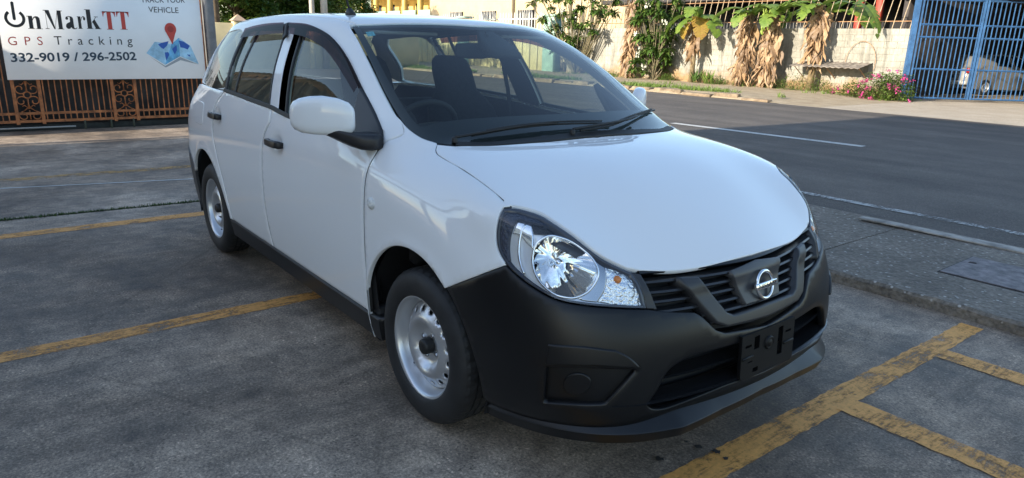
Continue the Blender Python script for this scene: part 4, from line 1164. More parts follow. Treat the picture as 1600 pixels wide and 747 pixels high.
def asphalt():
    m, t, b, p = newmat('asphalt')
    f = noise_tex(t, p, 85, 3, .75); g_ = noise_tex(t, p, 1.1, 6, .65, .3)
    vo = N(t, 'ShaderNodeTexVoronoi', Scale=75.0); t.links.new(p, vo.inputs['Vector'])
    c = ramp(t, g_, [(.3, (.095,.080,.067)), (.7, (.145,.124,.105))]).outputs[0]
    c = mixc(t, .85, c, ramp(t, f, [(.35, (.45,.45,.45)), (.60, (1.1,1.1,1.1)), (.72, (2.6,2.6,2.55))]).outputs[0], 'MULTIPLY')
    tr_ = noise_tex(t, mapping(t, p, (.12, 1.3, 1)), 1.0, 5, .6, .3); c = mixc(t, .8, c, ramp(t, tr_, [(.36, (.72,.72,.72)), (.52, (1,1,1)), (.66, (1.25,1.25,1.24))]).outputs[0], 'MULTIPLY')
    st = ramp(t, vo.outputs['Color'], [(.86, (0,0,0)), (.93, (1,1,1))]).outputs[0]
    c = mixc(t, mathn(t, 'MULTIPLY', st, .35), c, (.22,.215,.20))
    t.links.new(c, b.inputs['Base Color']); b.inputs['Roughness'].default_value = .8
    bumpn(t, b, mathn(t, 'ADD', f, vo.outputs['Distance']), .6, .008)
    return m
def aggregate():
    m, t, b, p = newmat('exposed_aggregate_slab')
    vo = N(t, 'ShaderNodeTexVoronoi', Scale=42.0); t.links.new(mapping(t, p, (1,1.0,1)), vo.inputs['Vector'])
    n1 = noise_tex(t, p, 1.6, 5, .6); n2 = noise_tex(t, p, 30, 4, .7)
    c = ramp(t, n1, [(.3, (.110,.092,.074)), (.7, (.215,.185,.150))]).outputs[0]
    c = mixc(t, .9, c, ramp(t, n2, [(.35, (.55,.55,.55)), (.65, (1.4,1.4,1.38))]).outputs[0], 'MULTIPLY')
    st = ramp(t, vo.outputs['Color'], [(.74, (0,0,0)), (.86, (1,1,1))]).outputs[0]
    near = ramp(t, vo.outputs['Distance'], [(.25, (1,1,1)), (.45, (0,0,0))]).outputs[0]
    c = mixc(t, mathn(t, 'MULTIPLY', mathn(t, 'MULTIPLY', st, near), .75), c, (.55,.52,.47))
    t.links.new(c, b.inputs['Base Color']); b.inputs['Roughness'].default_value = .85
    bumpn(t, b, mathn(t, 'SUBTRACT', n2, vo.outputs['Distance']), .7, .01)
    return m
def worn_paint(name, col, wear, scale=5.0):
    m, t, b, p = newmat(name)
    n1 = noise_tex(t, p, scale, 8, .72, .5); n2 = noise_tex(t, mapping(t, p, (14, 2.5, 1)), 3.0, 6, .7, .4); n3 = noise_tex(t, p, 1.2, 4, .6)
    a = mathn(t, 'ADD', mathn(t, 'MULTIPLY', n1, .55), mathn(t, 'MULTIPLY', n2, .45)); a = mathn(t, 'ADD', a, mathn(t, 'MULTIPLY', n3, .25)); a = mathn(t, 'ADD', a, mathn(t, 'MULTIPLY', mathn(t, 'SUBTRACT', noise_tex(t, p, 70, 4, .75), .5), .22))
    al = ramp(t, a, [(wear-.04, (0,0,0)), (wear+.10, (1,1,1))]).outputs[0]
    c = mixc(t, n3, tuple(x*.72 for x in col), col); c = mixc(t, .7, c, ramp(t, noise_tex(t, p, 40, 4, .7), [(.3, (.7,.7,.7)), (.7, (1.15,1.15,1.15))]).outputs[0], 'MULTIPLY')
    t.links.new(c, b.inputs['Base Color']); b.inputs['Roughness'].default_value = .7; t.links.new(al, b.inputs['Alpha'])
    return m
def dirt(name, c1, c2, sc=2.0):
    m, t, b, p = newmat(name)
    a = noise_tex(t, p, sc, 8, .7, .4); f = noise_tex(t, p, sc*18, 4, .7)
    c = ramp(t, a, [(.3, c1), (.7, c2)]).outputs[0]; c = mixc(t, .7, c, ramp(t, f, [(.3, (.65,.65,.65)), (.7, (1.25,1.25,1.25))]).outputs[0], 'MULTIPLY')
    t.links.new(c, b.inputs['Base Color']); b.inputs['Roughness'].default_value = .95; bumpn(t, b, mathn(t, 'ADD', a, f), .6, .03)
    return m
CONC, ASPH, AGG = concrete_park(), asphalt(), aggregate()
YEL = worn_paint('worn_yellow_paint', (.90,.43,.11), .535)
YEL2 = worn_paint('faded_yellow_paint', (.60,.35,.12), .60, 7)
WHT = worn_paint('worn_white_paint', (.62,.62,.59), .47)
WHT2 = worn_paint('faint_white_paint', (.48,.48,.46), .575)
DIRT = dirt('verge_dirt', (.30,.225,.14), (.47,.385,.265)); APRON = dirt('apron_concrete', (.38,.31,.23), (.50,.43,.335), 1.2)
SOIL = dirt('soil', (.16,.14,.10), (.25,.21,.15), .4)
def slab(name, x0, x1, y0, y1, z, m, kind='structure', nx=1, ny=1, parent=None):
    V = [(x0+(x1-x0)*i/nx, y0+(y1-y0)*j/ny, z) for j in range(ny+1) for i in range(nx+1)]
    F = [(j*(nx+1)+i, j*(nx+1)+i+1, (j+1)*(nx+1)+i+1, (j+1)*(nx+1)+i) for j in range(ny) for i in range(nx)]
    o = link(name, mesh(name, V, F), parent, m)
    if parent is None: tag(o, kind=kind)
    return o
slab('ground', -400, 400, -400, 400, -.06, SOIL)
PARK = slab('car_park', -10.4, 30, -40, 2.14, 0.0, CONC)
ROAD = slab('road', -160, 80, 3.8, 15.75, -.004, ASPH)
# painted lines with ragged edges
def line(name, a, b, w0, w1, m, z=.002, parent=None, seed=0, jag=.004):
    rnd = random.Random(seed); a, b = Vector(a), Vector(b); d = (b-a); L = d.length; d.normalize(); n = Vector((-d.y, d.x)); k = max(6, int(L/.03)); V, F = [], []
    for i in range(k+1):
        t = i/k; c = a+(b-a)*t; w_ = w0+(w1-w0)*t
        V.append((*(c+n*(w_/2+rnd.uniform(-jag, jag))), z)); V.append((*(c-n*(w_/2+rnd.uniform(-jag, jag))), z))
    for i in range(k): F.append((2*i, 2*i+1, 2*i+3, 2*i+2))
    return link(name, mesh(name, V, F), parent, m)
line('bay_line', (.815,-2.4), (.885,2.06), .145, .105, YEL, parent=PARK, seed=1)
line('bay_line', (.90,.655), (6.0,.655), .14, .13, YEL, z=.004, parent=PARK, seed=2)
line('bay_line', (.93,1.535), (6.0,1.55), .13, .15, YEL, z=.004, parent=PARK, seed=3)
YEL3 = worn_paint('rubbed_yellow_paint', (.80,.38,.10), .55, 6)
line('bay_line', (-1.545,-6), (-1.46,.9), .12, .12, YEL3, parent=PARK, seed=4)
line('bay_line', (-3.80,-6), (-3.69,1.9), .15, .13, YEL3, parent=PARK, seed=5)
line('bay_line', (-6.10,-6), (-5.93,1.9), .17, .15, YEL2, parent=PARK, seed=6)
line('chalk_line', (-5.95,-3.4), (-5.10,.2), .035, .03, WHT, z=.004, parent=PARK, seed=7)
line('centre_dash', (-6.55,8.70), (-2.98,8.90), .19, .19, WHT, parent=ROAD, seed=8)
for k in range(1, 9): line('centre_dash', (-6.55-9*k, 8.72-.1*k), (-2.98-9*k, 8.9-.1*k), .13, .13, WHT, parent=ROAD, seed=20+k)
line('centre_dash', (2.6,8.95), (6.2,9.05), .13, .13, WHT, parent=ROAD, seed=9)
line('edge_line', (-30,4.45), (12,4.72), .11, .11, WHT2, parent=ROAD, seed=10)
line('concrete_seam', (-4.46,-5.6), (-4.08,1.3), .022, .018, mat('seam_soil', (.03,.03,.022), .95), z=.0025, parent=PARK, seed=12, jag=.006)
OIL = mat('oil_spot_black', (.035,.031,.028), .6)
for k, (px, r0) in enumerate((((1092,700), .012), ((1030,719), .015), ((1072,692), .007), ((1120,708), .014), ((1134,718), .010))):
    q = on_z(px); ro = random.Random(k); V = [(q[0], q[1], .0062)]+[(q[0]+r0*ro.uniform(.5,1.5)*math.cos(a), q[1]+r0*ro.uniform(.5,1.5)*math.sin(a), .0062) for a in np.linspace(0, 2*math.pi, 15)[:-1]]
    link('oil_spot', mesh('oil_spot', V, [(0, 1+i, 1+(i+1) % 14) for i in range(14)]), PARK, OIL)
# ------------------------------------------------------------------ near pavement: slabs, kerb, hatch, steel strip
def rough_slab(name, x0, x1, y0, y1, z1, m, parent, seed):
    rnd = random.Random(seed); nx = int((x1-x0)/.06); V, F = [], []
    prof = [(y0, -.03), (y0, z1-.016), (y0+.014, z1), (y0+.5, z1+.003), (y1-.05, z1), (y1, z1-.01), (y1, -.03)]
    for i in range(nx+1):
        x = x0+(x1-x0)*i/nx
        for j, (y, z) in enumerate(prof):
            q = noise.noise(Vector((x*4, j*.7, seed)))*.012 if j in (1, 2) else 0; q2 = noise.noise(Vector((x*17, j*.3, seed)))*.006 if j in (1, 2) else 0
            V.append((x, y+q+q2, z+(q2*1.2 if j in (1, 2) else 0)))
    n = len(prof)
    for i in range(nx):
        for j in range(n-1): F.append((i*n+j, (i+1)*n+j, (i+1)*n+j+1, i*n+j+1))
    F.append(tuple(range(n))); F.append(tuple(nx*n+j for j in range(n))[::-1])
    return link(name, mesh(name, V, F), parent, m)
PAV = tag(empty('pavement', (0, 2.13, 0)), kind='structure')
def local(o, par):
    o.parent = par; o.matrix_parent_inverse = Matrix.Translation(par.location).inverted(); return o
for k, (a, b) in enumerate(((-.195,2.9),(-3.3,-.205),(-6.4,-3.31),(-9.5,-6.41),(2.91,6.0),(6.01,12))):
    o = rough_slab('paving_slab', a, b, 2.13, 3.90, .070, AGG, None, k); local(o, PAV)
HATCH = tag(empty('drain_cover', (.47, 2.69, .074)), 'grey steel drain cover with a small lifting hole, set in pavement', 'drain cover')
hp = np.array(lines([(0,0),(.78,0),(.78,.55),(0,.55),(0,0)], .06)[:-1]); hh = np.array([(.10+.016*math.cos(a), .40+.016*math.sin(a)) for a in np.linspace(0, 2*math.pi, 13)[:-1]])
hh = np.array(lines([(.03,.36),(.075,.36),(.075,.40),(.03,.40),(.03,.36)], .03)[:-1])
vv, ff, bmp = cdt_fill([hp, hh], .06)
V = [(p[0], p[1], .006) for p in vv]; F = [tuple(f) for f in ff]; n0 = len(V)
for l, k0 in ((hp, 0), (hh, len(hp))):
    ids = [bmp[k0+i] for i in range(len(l))]; base = len(V); V += [(V[i][0], V[i][1], -.004) for i in ids]
    for i in range(len(l)): F.append((ids[i], ids[(i+1) % len(l)], base+(i+1) % len(l), base+i))
link('cover_plate', mesh('cover_plate', V, F), HATCH, mat('cover_steel', (.15,.128,.128), .6, metal=.1, var=.5, vscale=14, bump=.6, bscale=90))
v, f = box((-.012,-.012,-.003),(.792,.562,.0015)); bevelled('cover_frame', v, f, .001, 1, HATCH, DARK)
SP = tag(empty('edging_strip', (-.5, 3.66, .07)), 'long pale edging strip lying along the road side of the pavement', 'edging strip')
rings = []
for i in range(30):
    x = i*.12; yo = .002*x*x*.4+.06*x*.9; zz = .002+.012*math.exp(-(x/.5)**2)+.004*math.sin(x*3); w_ = .045+.014*min(x, 3)
    rings.append([(x, yo-w_, zz), (x, yo-w_, zz+.010), (x, yo-.01, zz+.014), (x, yo+w_, zz+.012), (x, yo+w_, zz)])
V, F = loft(rings); link('strip_bar', mesh('strip_bar', V, F), SP, mat('dull_edging', (.30,.275,.24), .75, metal=0, var=.4, vscale=9))
# ------------------------------------------------------------------ far verge, apron, kerb
def verge():
    V, F = [], []; nx, ny = 130, 22
    for i in range(nx+1):
        x = -75+(-7.4+75)*i/nx
        for j in range(ny+1):
            y = 15.75+(22.2-15.75)*j/ny
            z = .0 if j == 0 else .10+.05*noise.noise(Vector((x*.6, y*.6, 3)))+.03*noise.noise(Vector((x*2.3, y*2.3, 1)))
            if j == 1: z = .07+.03*noise.noise(Vector((x*2, 0, 5)))
            fade = min(1, max(0, (-8.6-x)/1.6)); z = z*fade+.0*(1-fade)+.002
            V.append((x, y+(.12*noise.noise(Vector((x*1.3, 0, 0))) if j < 3 else 0)-(.18 if j == 1 else 0), z))
    n = ny+1
    for i in range(nx):
        for j in range(ny): F.append((i*n+j, (i+1)*n+j, (i+1)*n+j+1, i*n+j+1))
    return tag(link('verge', mesh('verge', V, F, True), None, DIRT), kind='structure')
verge()
slab('driveway', -8.6, 40, 15.6, 45, -.002+.003, APRON)
KERB = tag(empty('far_kerb', (-8.6, 16.0, 0)), kind='structure')
rk = random.Random(4); x = -8.9
for k in range(16):
    L = rk.uniform(.8, 1.3); h = rk.uniform(.06, .16)
    v, f = box((x-L, 15.75+rk.uniform(-.10,.10), -.02), (x-.02-rk.uniform(0,.2), 16.0+rk.uniform(-.03,.15), h)); o = bevelled('kerb_stone', v, f, .03, 2, None, mat('kerb_concrete', (.22,.165,.11), .9, var=.45, vscale=3, bump=.5, bscale=25)); local(o, KERB); x -= L
# ------------------------------------------------------------------ fence with the sign at the left
FX = -9.88
IRON = mat('orange_iron_paint', (.34,.115,.035), .55, var=.45, vscale=9, bump=.25, bscale=60)
def FY(px, py=150): p = on_x((px, py), FX); return p[1], p[2]
FEN = tag(empty('iron_fence', (FX, 0, 0)), 'rusty orange wrought iron fence with two scrollwork panels beneath the sign', 'fence')
def bar(name, p0, p1, w_, d_, m, par, bev=.002):
    """square bar between two points standing in the plane x = const"""
    a, b = Vector(p0), Vector(p1); t = (b-a).normalized(); s = Vector((1,0,0)); u = t.cross(s).normalized()
    V = [p+s*x+u*y for p in (a, b) for x, y in ((-d_/2,-w_/2),(d_/2,-w_/2),(d_/2,w_/2),(-d_/2,w_/2))]
    F = [(0,3,2,1),(4,5,6,7),(0,1,5,4),(1,2,6,5),(2,3,7,6),(3,0,4,7)]
    o = link(name, mesh(name, V, F), None, m); local(o, par); return o
zb, zt = .135, 2.0
posts = [-1.515+.02, -1.105, -.165+.0, .185]
pl_y = [FY(90*.2062+0, 150)[0]]
PY = [on_x((p, 160), FX)[1] for p in (23.5, 64.5, 178, 213.5)]
for y in (-7.2,-5.6,-4.6,-3.2,-2.6)+tuple(PY)+(1.24,): bar('fence_post', (FX, y, .10), (FX, y, zt), .042, .042, IRON, FEN)
for z, h_ in ((.140,.036),(.250,.034),(1.95,.04)): bar('fence_rail', (FX-.004, -7.2, z), (FX-.004, 1.30, z), h_, .03, IRON, FEN)
y = -7.1; rb = random.Random(3)
while y < 1.22:
    inpan = (PY[0] < y < PY[1]) or (PY[2] < y < PY[3])
    if not inpan and min(abs(y-q) for q in PY) > .03:
        j = rb.uniform(-.004,.004); bar('fence_bar', (FX+.004, y+j, .145), (FX+.004, y+rb.uniform(-.006,.006), 1.94), .0145, .014, IRON, FEN)
    y += .0735
def spiral(cy, cz, r, a0, turns, sgn, r_tube=.0085):
    pts = []
    for i in range(26):
        t = i/25; a = a0+sgn*turns*2*math.pi*t; rr = r*(1-.72*t); pts.append((FX, cy+rr*math.cos(a), cz+rr*math.sin(a)))
    return tube(pts, r_tube, 6)
def ring(cy, cz, r, rt=.009):
    return tube([(FX, cy+r*math.cos(a), cz+r*math.sin(a)) for a in np.linspace(0, 2*math.pi, 25)], rt, 6, caps=False)
for (y0, y1) in ((PY[0], PY[1]), (PY[2], PY[3])):
    c = (y0+y1)/2; hw = (y1-y0)/2
    parts = []
    for zc in (.505, 1.05, 1.60):
        parts.append(ring(c, zc, .043))
        for sy in (-1, 1):
            for sz in (-1, 1):
                cy_, cz_ = c+sy*hw*.50, zc+sz*.085
                parts.append(spiral(cy_, cz_, .072, math.atan2(-sz, -sy), .95, sy*sz))
                parts.append(tube([(FX, c+sy*.02, zc+sz*.17), (FX, c+sy*.05, zc+sz*.14), (FX, cy_, cz_+sz*.07)], .007, 5))
        for sz in (-1, 1):
            parts.append(tube([(FX, c, zc+sz*.045), (FX, c, zc+sz*.12), (FX, c, zc+sz*.19)], .010, 6, [1,.8,2.0]))
    for zc in (.215, .80, 1.33):
        for sy in (-1, 1):
            parts.append(spiral(c+sy*hw*.47, zc, .066, math.pi/2, 1.1, -sy))
            parts.append(tube([(FX, c+sy*hw*.47, zc+.066), (FX, c+sy*.03, zc+.10), (FX, c, zc+.14)], .007, 5))
        parts.append(tube([(FX, c, zc-.05), (FX, c, zc+.08)], .008, 6))
    for sy in (-1, 1): parts.append(tube([(FX, c+sy*hw*.80, .15), (FX, c+sy*hw*.80, 1.93)], .006, 5)) if False else None
    V, F = join_vf([q for q in parts if q]); o = link('scroll_panel', mesh('scroll_panel', V, F, True), None, IRON); local(o, FEN)
BK = tag(empty('backing_wall', (FX-.25, 0, 0)), 'dark grey sheet wall standing close behind the orange iron fence', 'wall')
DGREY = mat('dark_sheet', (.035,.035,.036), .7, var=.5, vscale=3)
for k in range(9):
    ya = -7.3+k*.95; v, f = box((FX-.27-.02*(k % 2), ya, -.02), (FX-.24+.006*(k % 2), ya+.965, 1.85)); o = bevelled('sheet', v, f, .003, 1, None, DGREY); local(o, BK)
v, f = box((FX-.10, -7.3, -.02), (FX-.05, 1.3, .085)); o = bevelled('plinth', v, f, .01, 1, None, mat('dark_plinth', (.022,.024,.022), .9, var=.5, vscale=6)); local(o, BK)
for y in (-.62,-.28,.02):
    v, f = box((FX+.01, y-.012, -.0), (FX+.03, y+.012, .13)); o = bevelled('stub', v, f, .003, 1, None, mat('mossy_stub', (.06,.065,.045), .9)); local(o, FEN)
# two loose laths lying at the foot
PI1 = link('loose_pipe', mesh('loose_pipe', *tube([(0,0,0),(0,.6,.0),(0,1.0,-.0)], .012, 6), True), None, mat('grey_pipe', (.30,.30,.29), .6)); PI1.location = (FX+.10, -1.75, .06); tag(PI1, 'thin grey pipe lying at the foot of the fence, left end', 'pipe')
# post at the right end of the sign
PST = tag(empty('gate_post', (FX+.02, 1.225, 0)), 'grey rendered concrete post at the right end of the sign', 'post')
v, f = box((-.09,-.055,-.02),(.09,.085,2.7)); bevelled('shaft', v, f, .008, 2, PST, mat('grey_render', (.17,.17,.175), .85, var=.3, vscale=4, bump=.3, bscale=40))
v, f = box((-.12,-.085,2.70),(.12,.115,2.78)); bevelled('cap', v, f, .01, 2, PST, MATS['grey_render'])
# ---- sign board
SX = FX+.055
SG = tag(empty('sign_board', (SX, 0, 0)), 'white vehicle tracking sign board fixed to the orange fence', 'sign board')
def SP_(px): p = on_x(px, SX+.012); return p[1], p[2]
bl, br = SP_((12,125)), SP_((322,118))
v, f = box((SX-.012, bl[0], bl[1]), (SX+.008, br[0], 2.06)); o = bevelled('board', v, f, .002, 1, None, mat('sign_white', (.86,.86,.86), .45, var=.03, vscale=2)); local(o, SG)
v, f = box((SX-.016, br[0]+.001, bl[1]+.02), (SX+.012, br[0]+.014, 2.06)); o = bevelled('board_edge', v, f, .002, 1, None, IRON); local(o, SG)
INK = mat('sign_ink_black', (.012,.012,.016), .5); RED = mat('sign_ink_red', (.55,.06,.045), .5); NAVY = mat('sign_ink_navy', (.02,.045,.075), .5)
TEAL = mat('map_blue_mid', (.12,.38,.62), .5, var=.35, vscale=12); LBLUE = mat('map_blue_light', (.35,.60,.78), .5, var=.25, vscale=8); DBLUE = mat('map_blue_dark', (.02,.10,.42), .5); SHADE = mat('map_edge_grey', (.33,.36,.38), .6); RED2 = mat('pin_red_dark', (.36,.035,.03), .5)
def print_poly(name, polys, m, lift=.010, par=SG):
    V, F = [], []
    for pl in polys:
        pl = [np.asarray(p, float) for p in pl]
        if len(pl) == 4: k = len(V); V += [(SX+lift, p[0], p[1]) for p in pl]; F.append((k, k+1, k+2, k+3))
        else:
            vv, ff, _ = cdt_fill([np.array(pl)], 5.0); k = len(V); V += [(SX+lift, p[0], p[1]) for p in vv]; F += [tuple(i+k for i in f) for f in ff]
    me = mesh(name, V, F); bm = bmesh.new(); bm.from_mesh(me)
    for fc in bm.faces:
        fc.normal_update()
        if fc.normal.x < 0: fc.normal_flip()
    bm.to_mesh(me); bm.free()
    o = link(name, me, None, m); local(o, par); return o
def print_text(s, px0, px1, pyb, cap_px, m, spacing=1.0, bold=0.0, name='letter', lift=.010):
    """text from photo pixel px0 to px1, base line at pyb (left,right), cap height in pixels"""
    cu = bpy.data.curves.new(name, 'FONT'); cu.body = s; cu.size = 1; cu.space_character = spacing; cu.offset = bold; cu.resolution_u = 4
    o = bpy.data.objects.new(name, cu); COL.objects.link(o); bpy.context.view_layer.update()
    me = bpy.data.meshes.new_from_object(o.evaluated_get(bpy.context.evaluated_depsgraph_get())); bpy.data.objects.remove(o); bpy.data.curves.remove(cu); me.name = name
    co_ = np.array([v.co for v in me.vertices]); x0, x1 = co_[:, 0].min(), co_[:, 0].max()
    capz = .70
    A, B = np.array(SP_((px0, pyb[0]))), np.array(SP_((px1, pyb[1]))); T_ = np.array(SP_((px0, pyb[0]-cap_px)))
    hgt = T_[1]-A[1]
    for v in me.vertices:
        t = (v.co.x-x0)/(x1-x0); q = A+(B-A)*t; v.co = (SX+lift, q[0], q[1]+v.co.y/capz*hgt)
    # one object per letter: connected pieces, joined where they stand above one another
    bm = bmesh.new(); bm.from_mesh(me); bm.verts.ensure_lookup_table(); seen = set(); isl = []
    for v in bm.verts:
        if v.index in seen: continue
        st_, comp = [v], []
        seen.add(v.index)
        while st_:
            q = st_.pop(); comp.append(q.index)
            for e in q.link_edges:
                w_ = e.other_vert(q)
                if w_.index not in seen: seen.add(w_.index); st_.append(w_)
        ys = [bm.verts[i].co.y for i in comp]; isl.append([min(ys), max(ys), set(comp)])
    isl.sort(key=lambda q: q[0]); grp = []
    for q in isl:
        if grp and q[0] < grp[-1][1]-.5*(q[1]-q[0]): grp[-1][1] = max(grp[-1][1], q[1]); grp[-1][2] |= q[2]
        else: grp.append(q)
    for q in grp:
        ids = sorted(q[2]); mp = {i: k for k, i in enumerate(ids)}
        o = link(name, mesh(name, [tuple(bm.verts[i].co) for i in ids], [tuple(mp[v.index] for v in f.verts) for f in bm.faces if f.verts[0].index in q[2]]), None, m); local(o, SG)
    bm.free()
z4 = lambda x, y: (x/6.79, y/6.79)
print_text('332-9019 / 296-2502', 120/6.79, 1450/6.79, (656/6.79, 636/6.79), 92/6.79, NAVY, 1.0, .022)
print_text('GPS', 92/6.79, 458/6.79, (480/6.79, 478/6.79), 92/6.79, RED, 1.9)
print_text('Tracking', 582/6.79, 1408/6.79, (474/6.79, 474/6.79), 92/6.79, INK, 1.75)
print_text('TRACK YOUR', 200+118/5.743, 200+510/5.743, (22/5.743, 24/5.743), 48/5.743, INK, 1.0)
print_text('VEHICLE', 200+186/5.743, 200+455/5.743, (110/5.743, 118/5.743), 52/5.743, INK, 1.0)
# the fat-face title
def glyph(polys, x0, x1, yb, yt):
    A, B = np.array(SP_(z4(x0, yb))), np.array(SP_(z4(x1, yb))); C_ = np.array(SP_(z4(x0, yt)))
    return [[(A[0]+(B[0]-A[0])*u, A[1]+(C_[1]-A[1])*v) for u, v in pl] for pl in polys]
def R4(a, b, c, d): return [(a,c),(b,c),(b,d),(a,d)]
gn = [R4(.10,.38,0,.98), R4(0,.48,0,.035), R4(0,.12,.93,.97), [(.36,.70),(.42,.84),(.52,.94),(.64,.98),(.78,.94),(.86,.84),(.88,.70),(.88,0),(.62,0),(.62,.70),(.60,.82),(.54,.86),(.46,.78),(.38,.62)], R4(.54,1.0,0,.035)]
gM = [R4(.0,.20,.965,1.0), R4(.105,.125,0,1.0), R4(.02,.22,0,.03), [(.08,1.0),(.31,1.0),(.55,.0),(.47,.0)][:4], [(.515,0.02),(.53,.02),(.76,1.0),(.735,1.0)], R4(.72,.93,0,1.0), R4(.66,1.0,0,.03), R4(.72,1.0,.97,1.0)]
ga = [[(.42,.70),(.44,.86),(.40,.93),(.32,.95),(.26,.92),(.30,.84),(.28,.74),(.18,.70),(.08,.74),(.06,.84),(.14,.95),(.34,1.0),(.56,.98),(.68,.88),(.70,.74),(.70,.14),(.74,.06),(.80,.05),(.92,.12),(.96,.09),(.84,-.01),(.66,-.02),(.52,.04),(.46,.14),(.38,.03),(.24,-.02),(.10,.04),(.03,.16),(.06,.32),(.18,.44),(.32,.50),(.42,.56)]]
gr_ = [R4(.08,.42,0,.97), R4(0,.54,0,.035), R4(0,.10,.93,.97), [(.40,.62),(.46,.80),(.56,.94),(.70,1.0),(.86,.97),(.96,.86),(.94,.72),(.82,.66),(.70,.72),(.70,.84),(.76,.92),(.64,.92),(.52,.80),(.44,.60)]]
gk = [R4(.08,.38,0,1.0), R4(0,.46,0,.025), R4(-.03,.10,.975,1.0), [(.36,.28),(.39,.28),(.76,.63),(.72,.63)], R4(.60,.88,.62,.645), [(.44,.38),(.62,.50),(.96,.0),(.66,.0)], R4(.56,1.02,0,.025)]
gT = [R4(.34,.66,0,1.0), R4(.22,.78,0,.03), R4(.0,1.0,.955,1.0), [(.0,1.0),(.03,.70),(.05,.70),(.14,.90),(.30,.96),(.30,1.0)], [(1.0,1.0),(.97,.70),(.95,.70),(.86,.90),(.70,.96),(.70,1.0)]]
print_poly('title_letter', glyph(gn, 300, 455, 305, 165), INK); print_poly('title_letter', glyph(gM, 482, 682, 306, 106), INK)
print_poly('title_letter', glyph(ga, 700, 828, 305, 170), INK); print_poly('title_letter', glyph(gr_, 832, 922, 305, 170), INK); print_poly('title_letter', glyph(gk, 922, 1072, 305, 100), INK)
print_poly('title_letter', glyph(gT, 1104, 1242, 312, 120), RED); print_poly('title_letter', glyph(gT, 1250, 1384, 312, 122), RED)
oc = np.array(SP_(z4(157,195))); mpp = (SP_(z4(267,195))[0]-SP_(z4(47,195))[0])/220; R_o, R_i = 112*mpp, 78*mpp
ang = np.linspace(math.radians(128), math.radians(128+284), 41)
arc_poly = [tuple(oc+np.array((math.cos(a), math.sin(a)))*R_o) for a in ang]+[tuple(oc+np.array((math.cos(a), math.sin(a)))*R_i) for a in ang[::-1]]
print_poly('power_ring', [arc_poly], INK)
t0, t1 = np.array(SP_(z4(125,30))), np.array(SP_(z4(152,200))); hw = 17*mpp
caps_ = [(t0[0]+hw*math.cos(a), t0[1]+hw*math.sin(a)) for a in np.linspace(0, math.pi, 9)]+[(t1[0]+hw*math.cos(a), t1[1]+hw*math.sin(a)) for a in np.linspace(math.pi, 2*math.pi, 9)]
print_poly('power_stem', [caps_], INK)
z5 = lambda x, y: SP_((200+x/5.743, y/5.743))
print_poly('map_shadow', [[z5(190,505), z5(335,592), z5(468,512), z5(640,580), z5(470,540), z5(340,606)]], SHADE, .0095)
print_poly('map_fold', [[z5(165,478), z5(240,375), z5(390,395), z5(335,582)]], LBLUE); print_poly('map_fold', [[z5(335,582), z5(390,395), z5(455,340), z5(468,505)]], TEAL, .0102); print_poly('map_fold', [[z5(468,505), z5(455,340), z5(560,410), z5(636,575)]], LBLUE, .0104)
print_poly('map_land', [[z5(270,400), z5(300,385), z5(365,370), z5(350,410), z5(320,440), z5(300,430)], [z5(330,470), z5(362,468), z5(372,490), z5(345,545), z5(335,505)]], DBLUE, .0112)
print_poly('map_land', [[z5(455,362), z5(500,375), z5(555,412), z5(535,445), z5(500,430), z5(470,425)], [z5(530,488), z5(555,492), z5(562,508), z5(545,505)], [z5(395,440), z5(435,405), z5(440,450), z5(420,490)]], DBLUE, .0112)
pc = np.array(z5(381,262)); pr_ = 55*(SP_((210,40))[0]-SP_((200,40))[0])/10/5.743
tip = z5(400,398)
pin = [tuple(pc+pr_*np.array((math.cos(a), math.sin(a)*1.12))) for a in np.linspace(math.radians(-40), math.radians(220), 30)]
print_poly('map_pin', [pin+[tip]], RED, .0120); print_poly('pin_dot', [[tuple(pc+.55*pr_*np.array((math.cos(a), math.sin(a)))) for a in np.linspace(0, 2*math.pi, 25)[:-1]]], RED2, .0128)
# ------------------------------------------------------------------ across the road: block wall, bars, shelf
WY = 21.5
def weather(name, col, stain, peach=None):
    m, t, b, p = newmat(name)
    a = noise_tex(t, p, 1.1, 7, .7, .5); f = noise_tex(t, p, 14, 6, .75); drip = noise_tex(t, mapping(t, p, (3.5, 3.5, .35)), 1.6, 6, .7)
    c = mixc(t, ramp(t, a, [(.42, (0,0,0)), (.66, (.95,.95,.95))]).outputs[0], col, stain)
    c = mixc(t, ramp(t, drip, [(.48, (0,0,0)), (.68, (.8,.8,.8))]).outputs[0], c, tuple(x*.7 for x in stain))
    c = mixc(t, .6, c, ramp(t, f, [(.3, (.72,.72,.72)), (.65, (1.12,1.12,1.12))]).outputs[0], 'MULTIPLY')
    if peach:
        z = mathn(t, 'ADD', sep(t, p)[2], mathn(t, 'MULTIPLY', mathn(t, 'SUBTRACT', noise_tex(t, p, 1.6, 5, .6), .5), 1.4))
        c = mixc(t, ramp(t, z, [(.18, (1,1,1)), (.62, (0,0,0))]).outputs[0], c, peach)
    t.links.new(c, b.inputs['Base Color']); b.inputs['Roughness'].default_value = .9; bumpn(t, b, mathn(t, 'ADD', f, a), .5, .02)
    return m
WALLM = weather('peeling_white_paint', (.37,.36,.315), (.215,.205,.175), (.30,.195,.10))
BW = tag(empty('block_wall', (-15, WY, 0)), 'peeling white painted concrete block wall across the road behind the banana plants', 'wall')
bx0, bx1, ztop = -23.6, -7.85, 2.12
v, f = box((bx0, WY+.012, -.05), (bx1, WY+.15, ztop)); o = bevelled('mortar', v, f, 0, 1, None, WALLM, False); local(o, BW)
V, F = box((0, 0, 0), (.394, .10, .193)); bmB = bmesh.new(); vs = [bmB.verts.new(q) for q in V]
for q in F: bmB.faces.new([vs[i] for i in q])
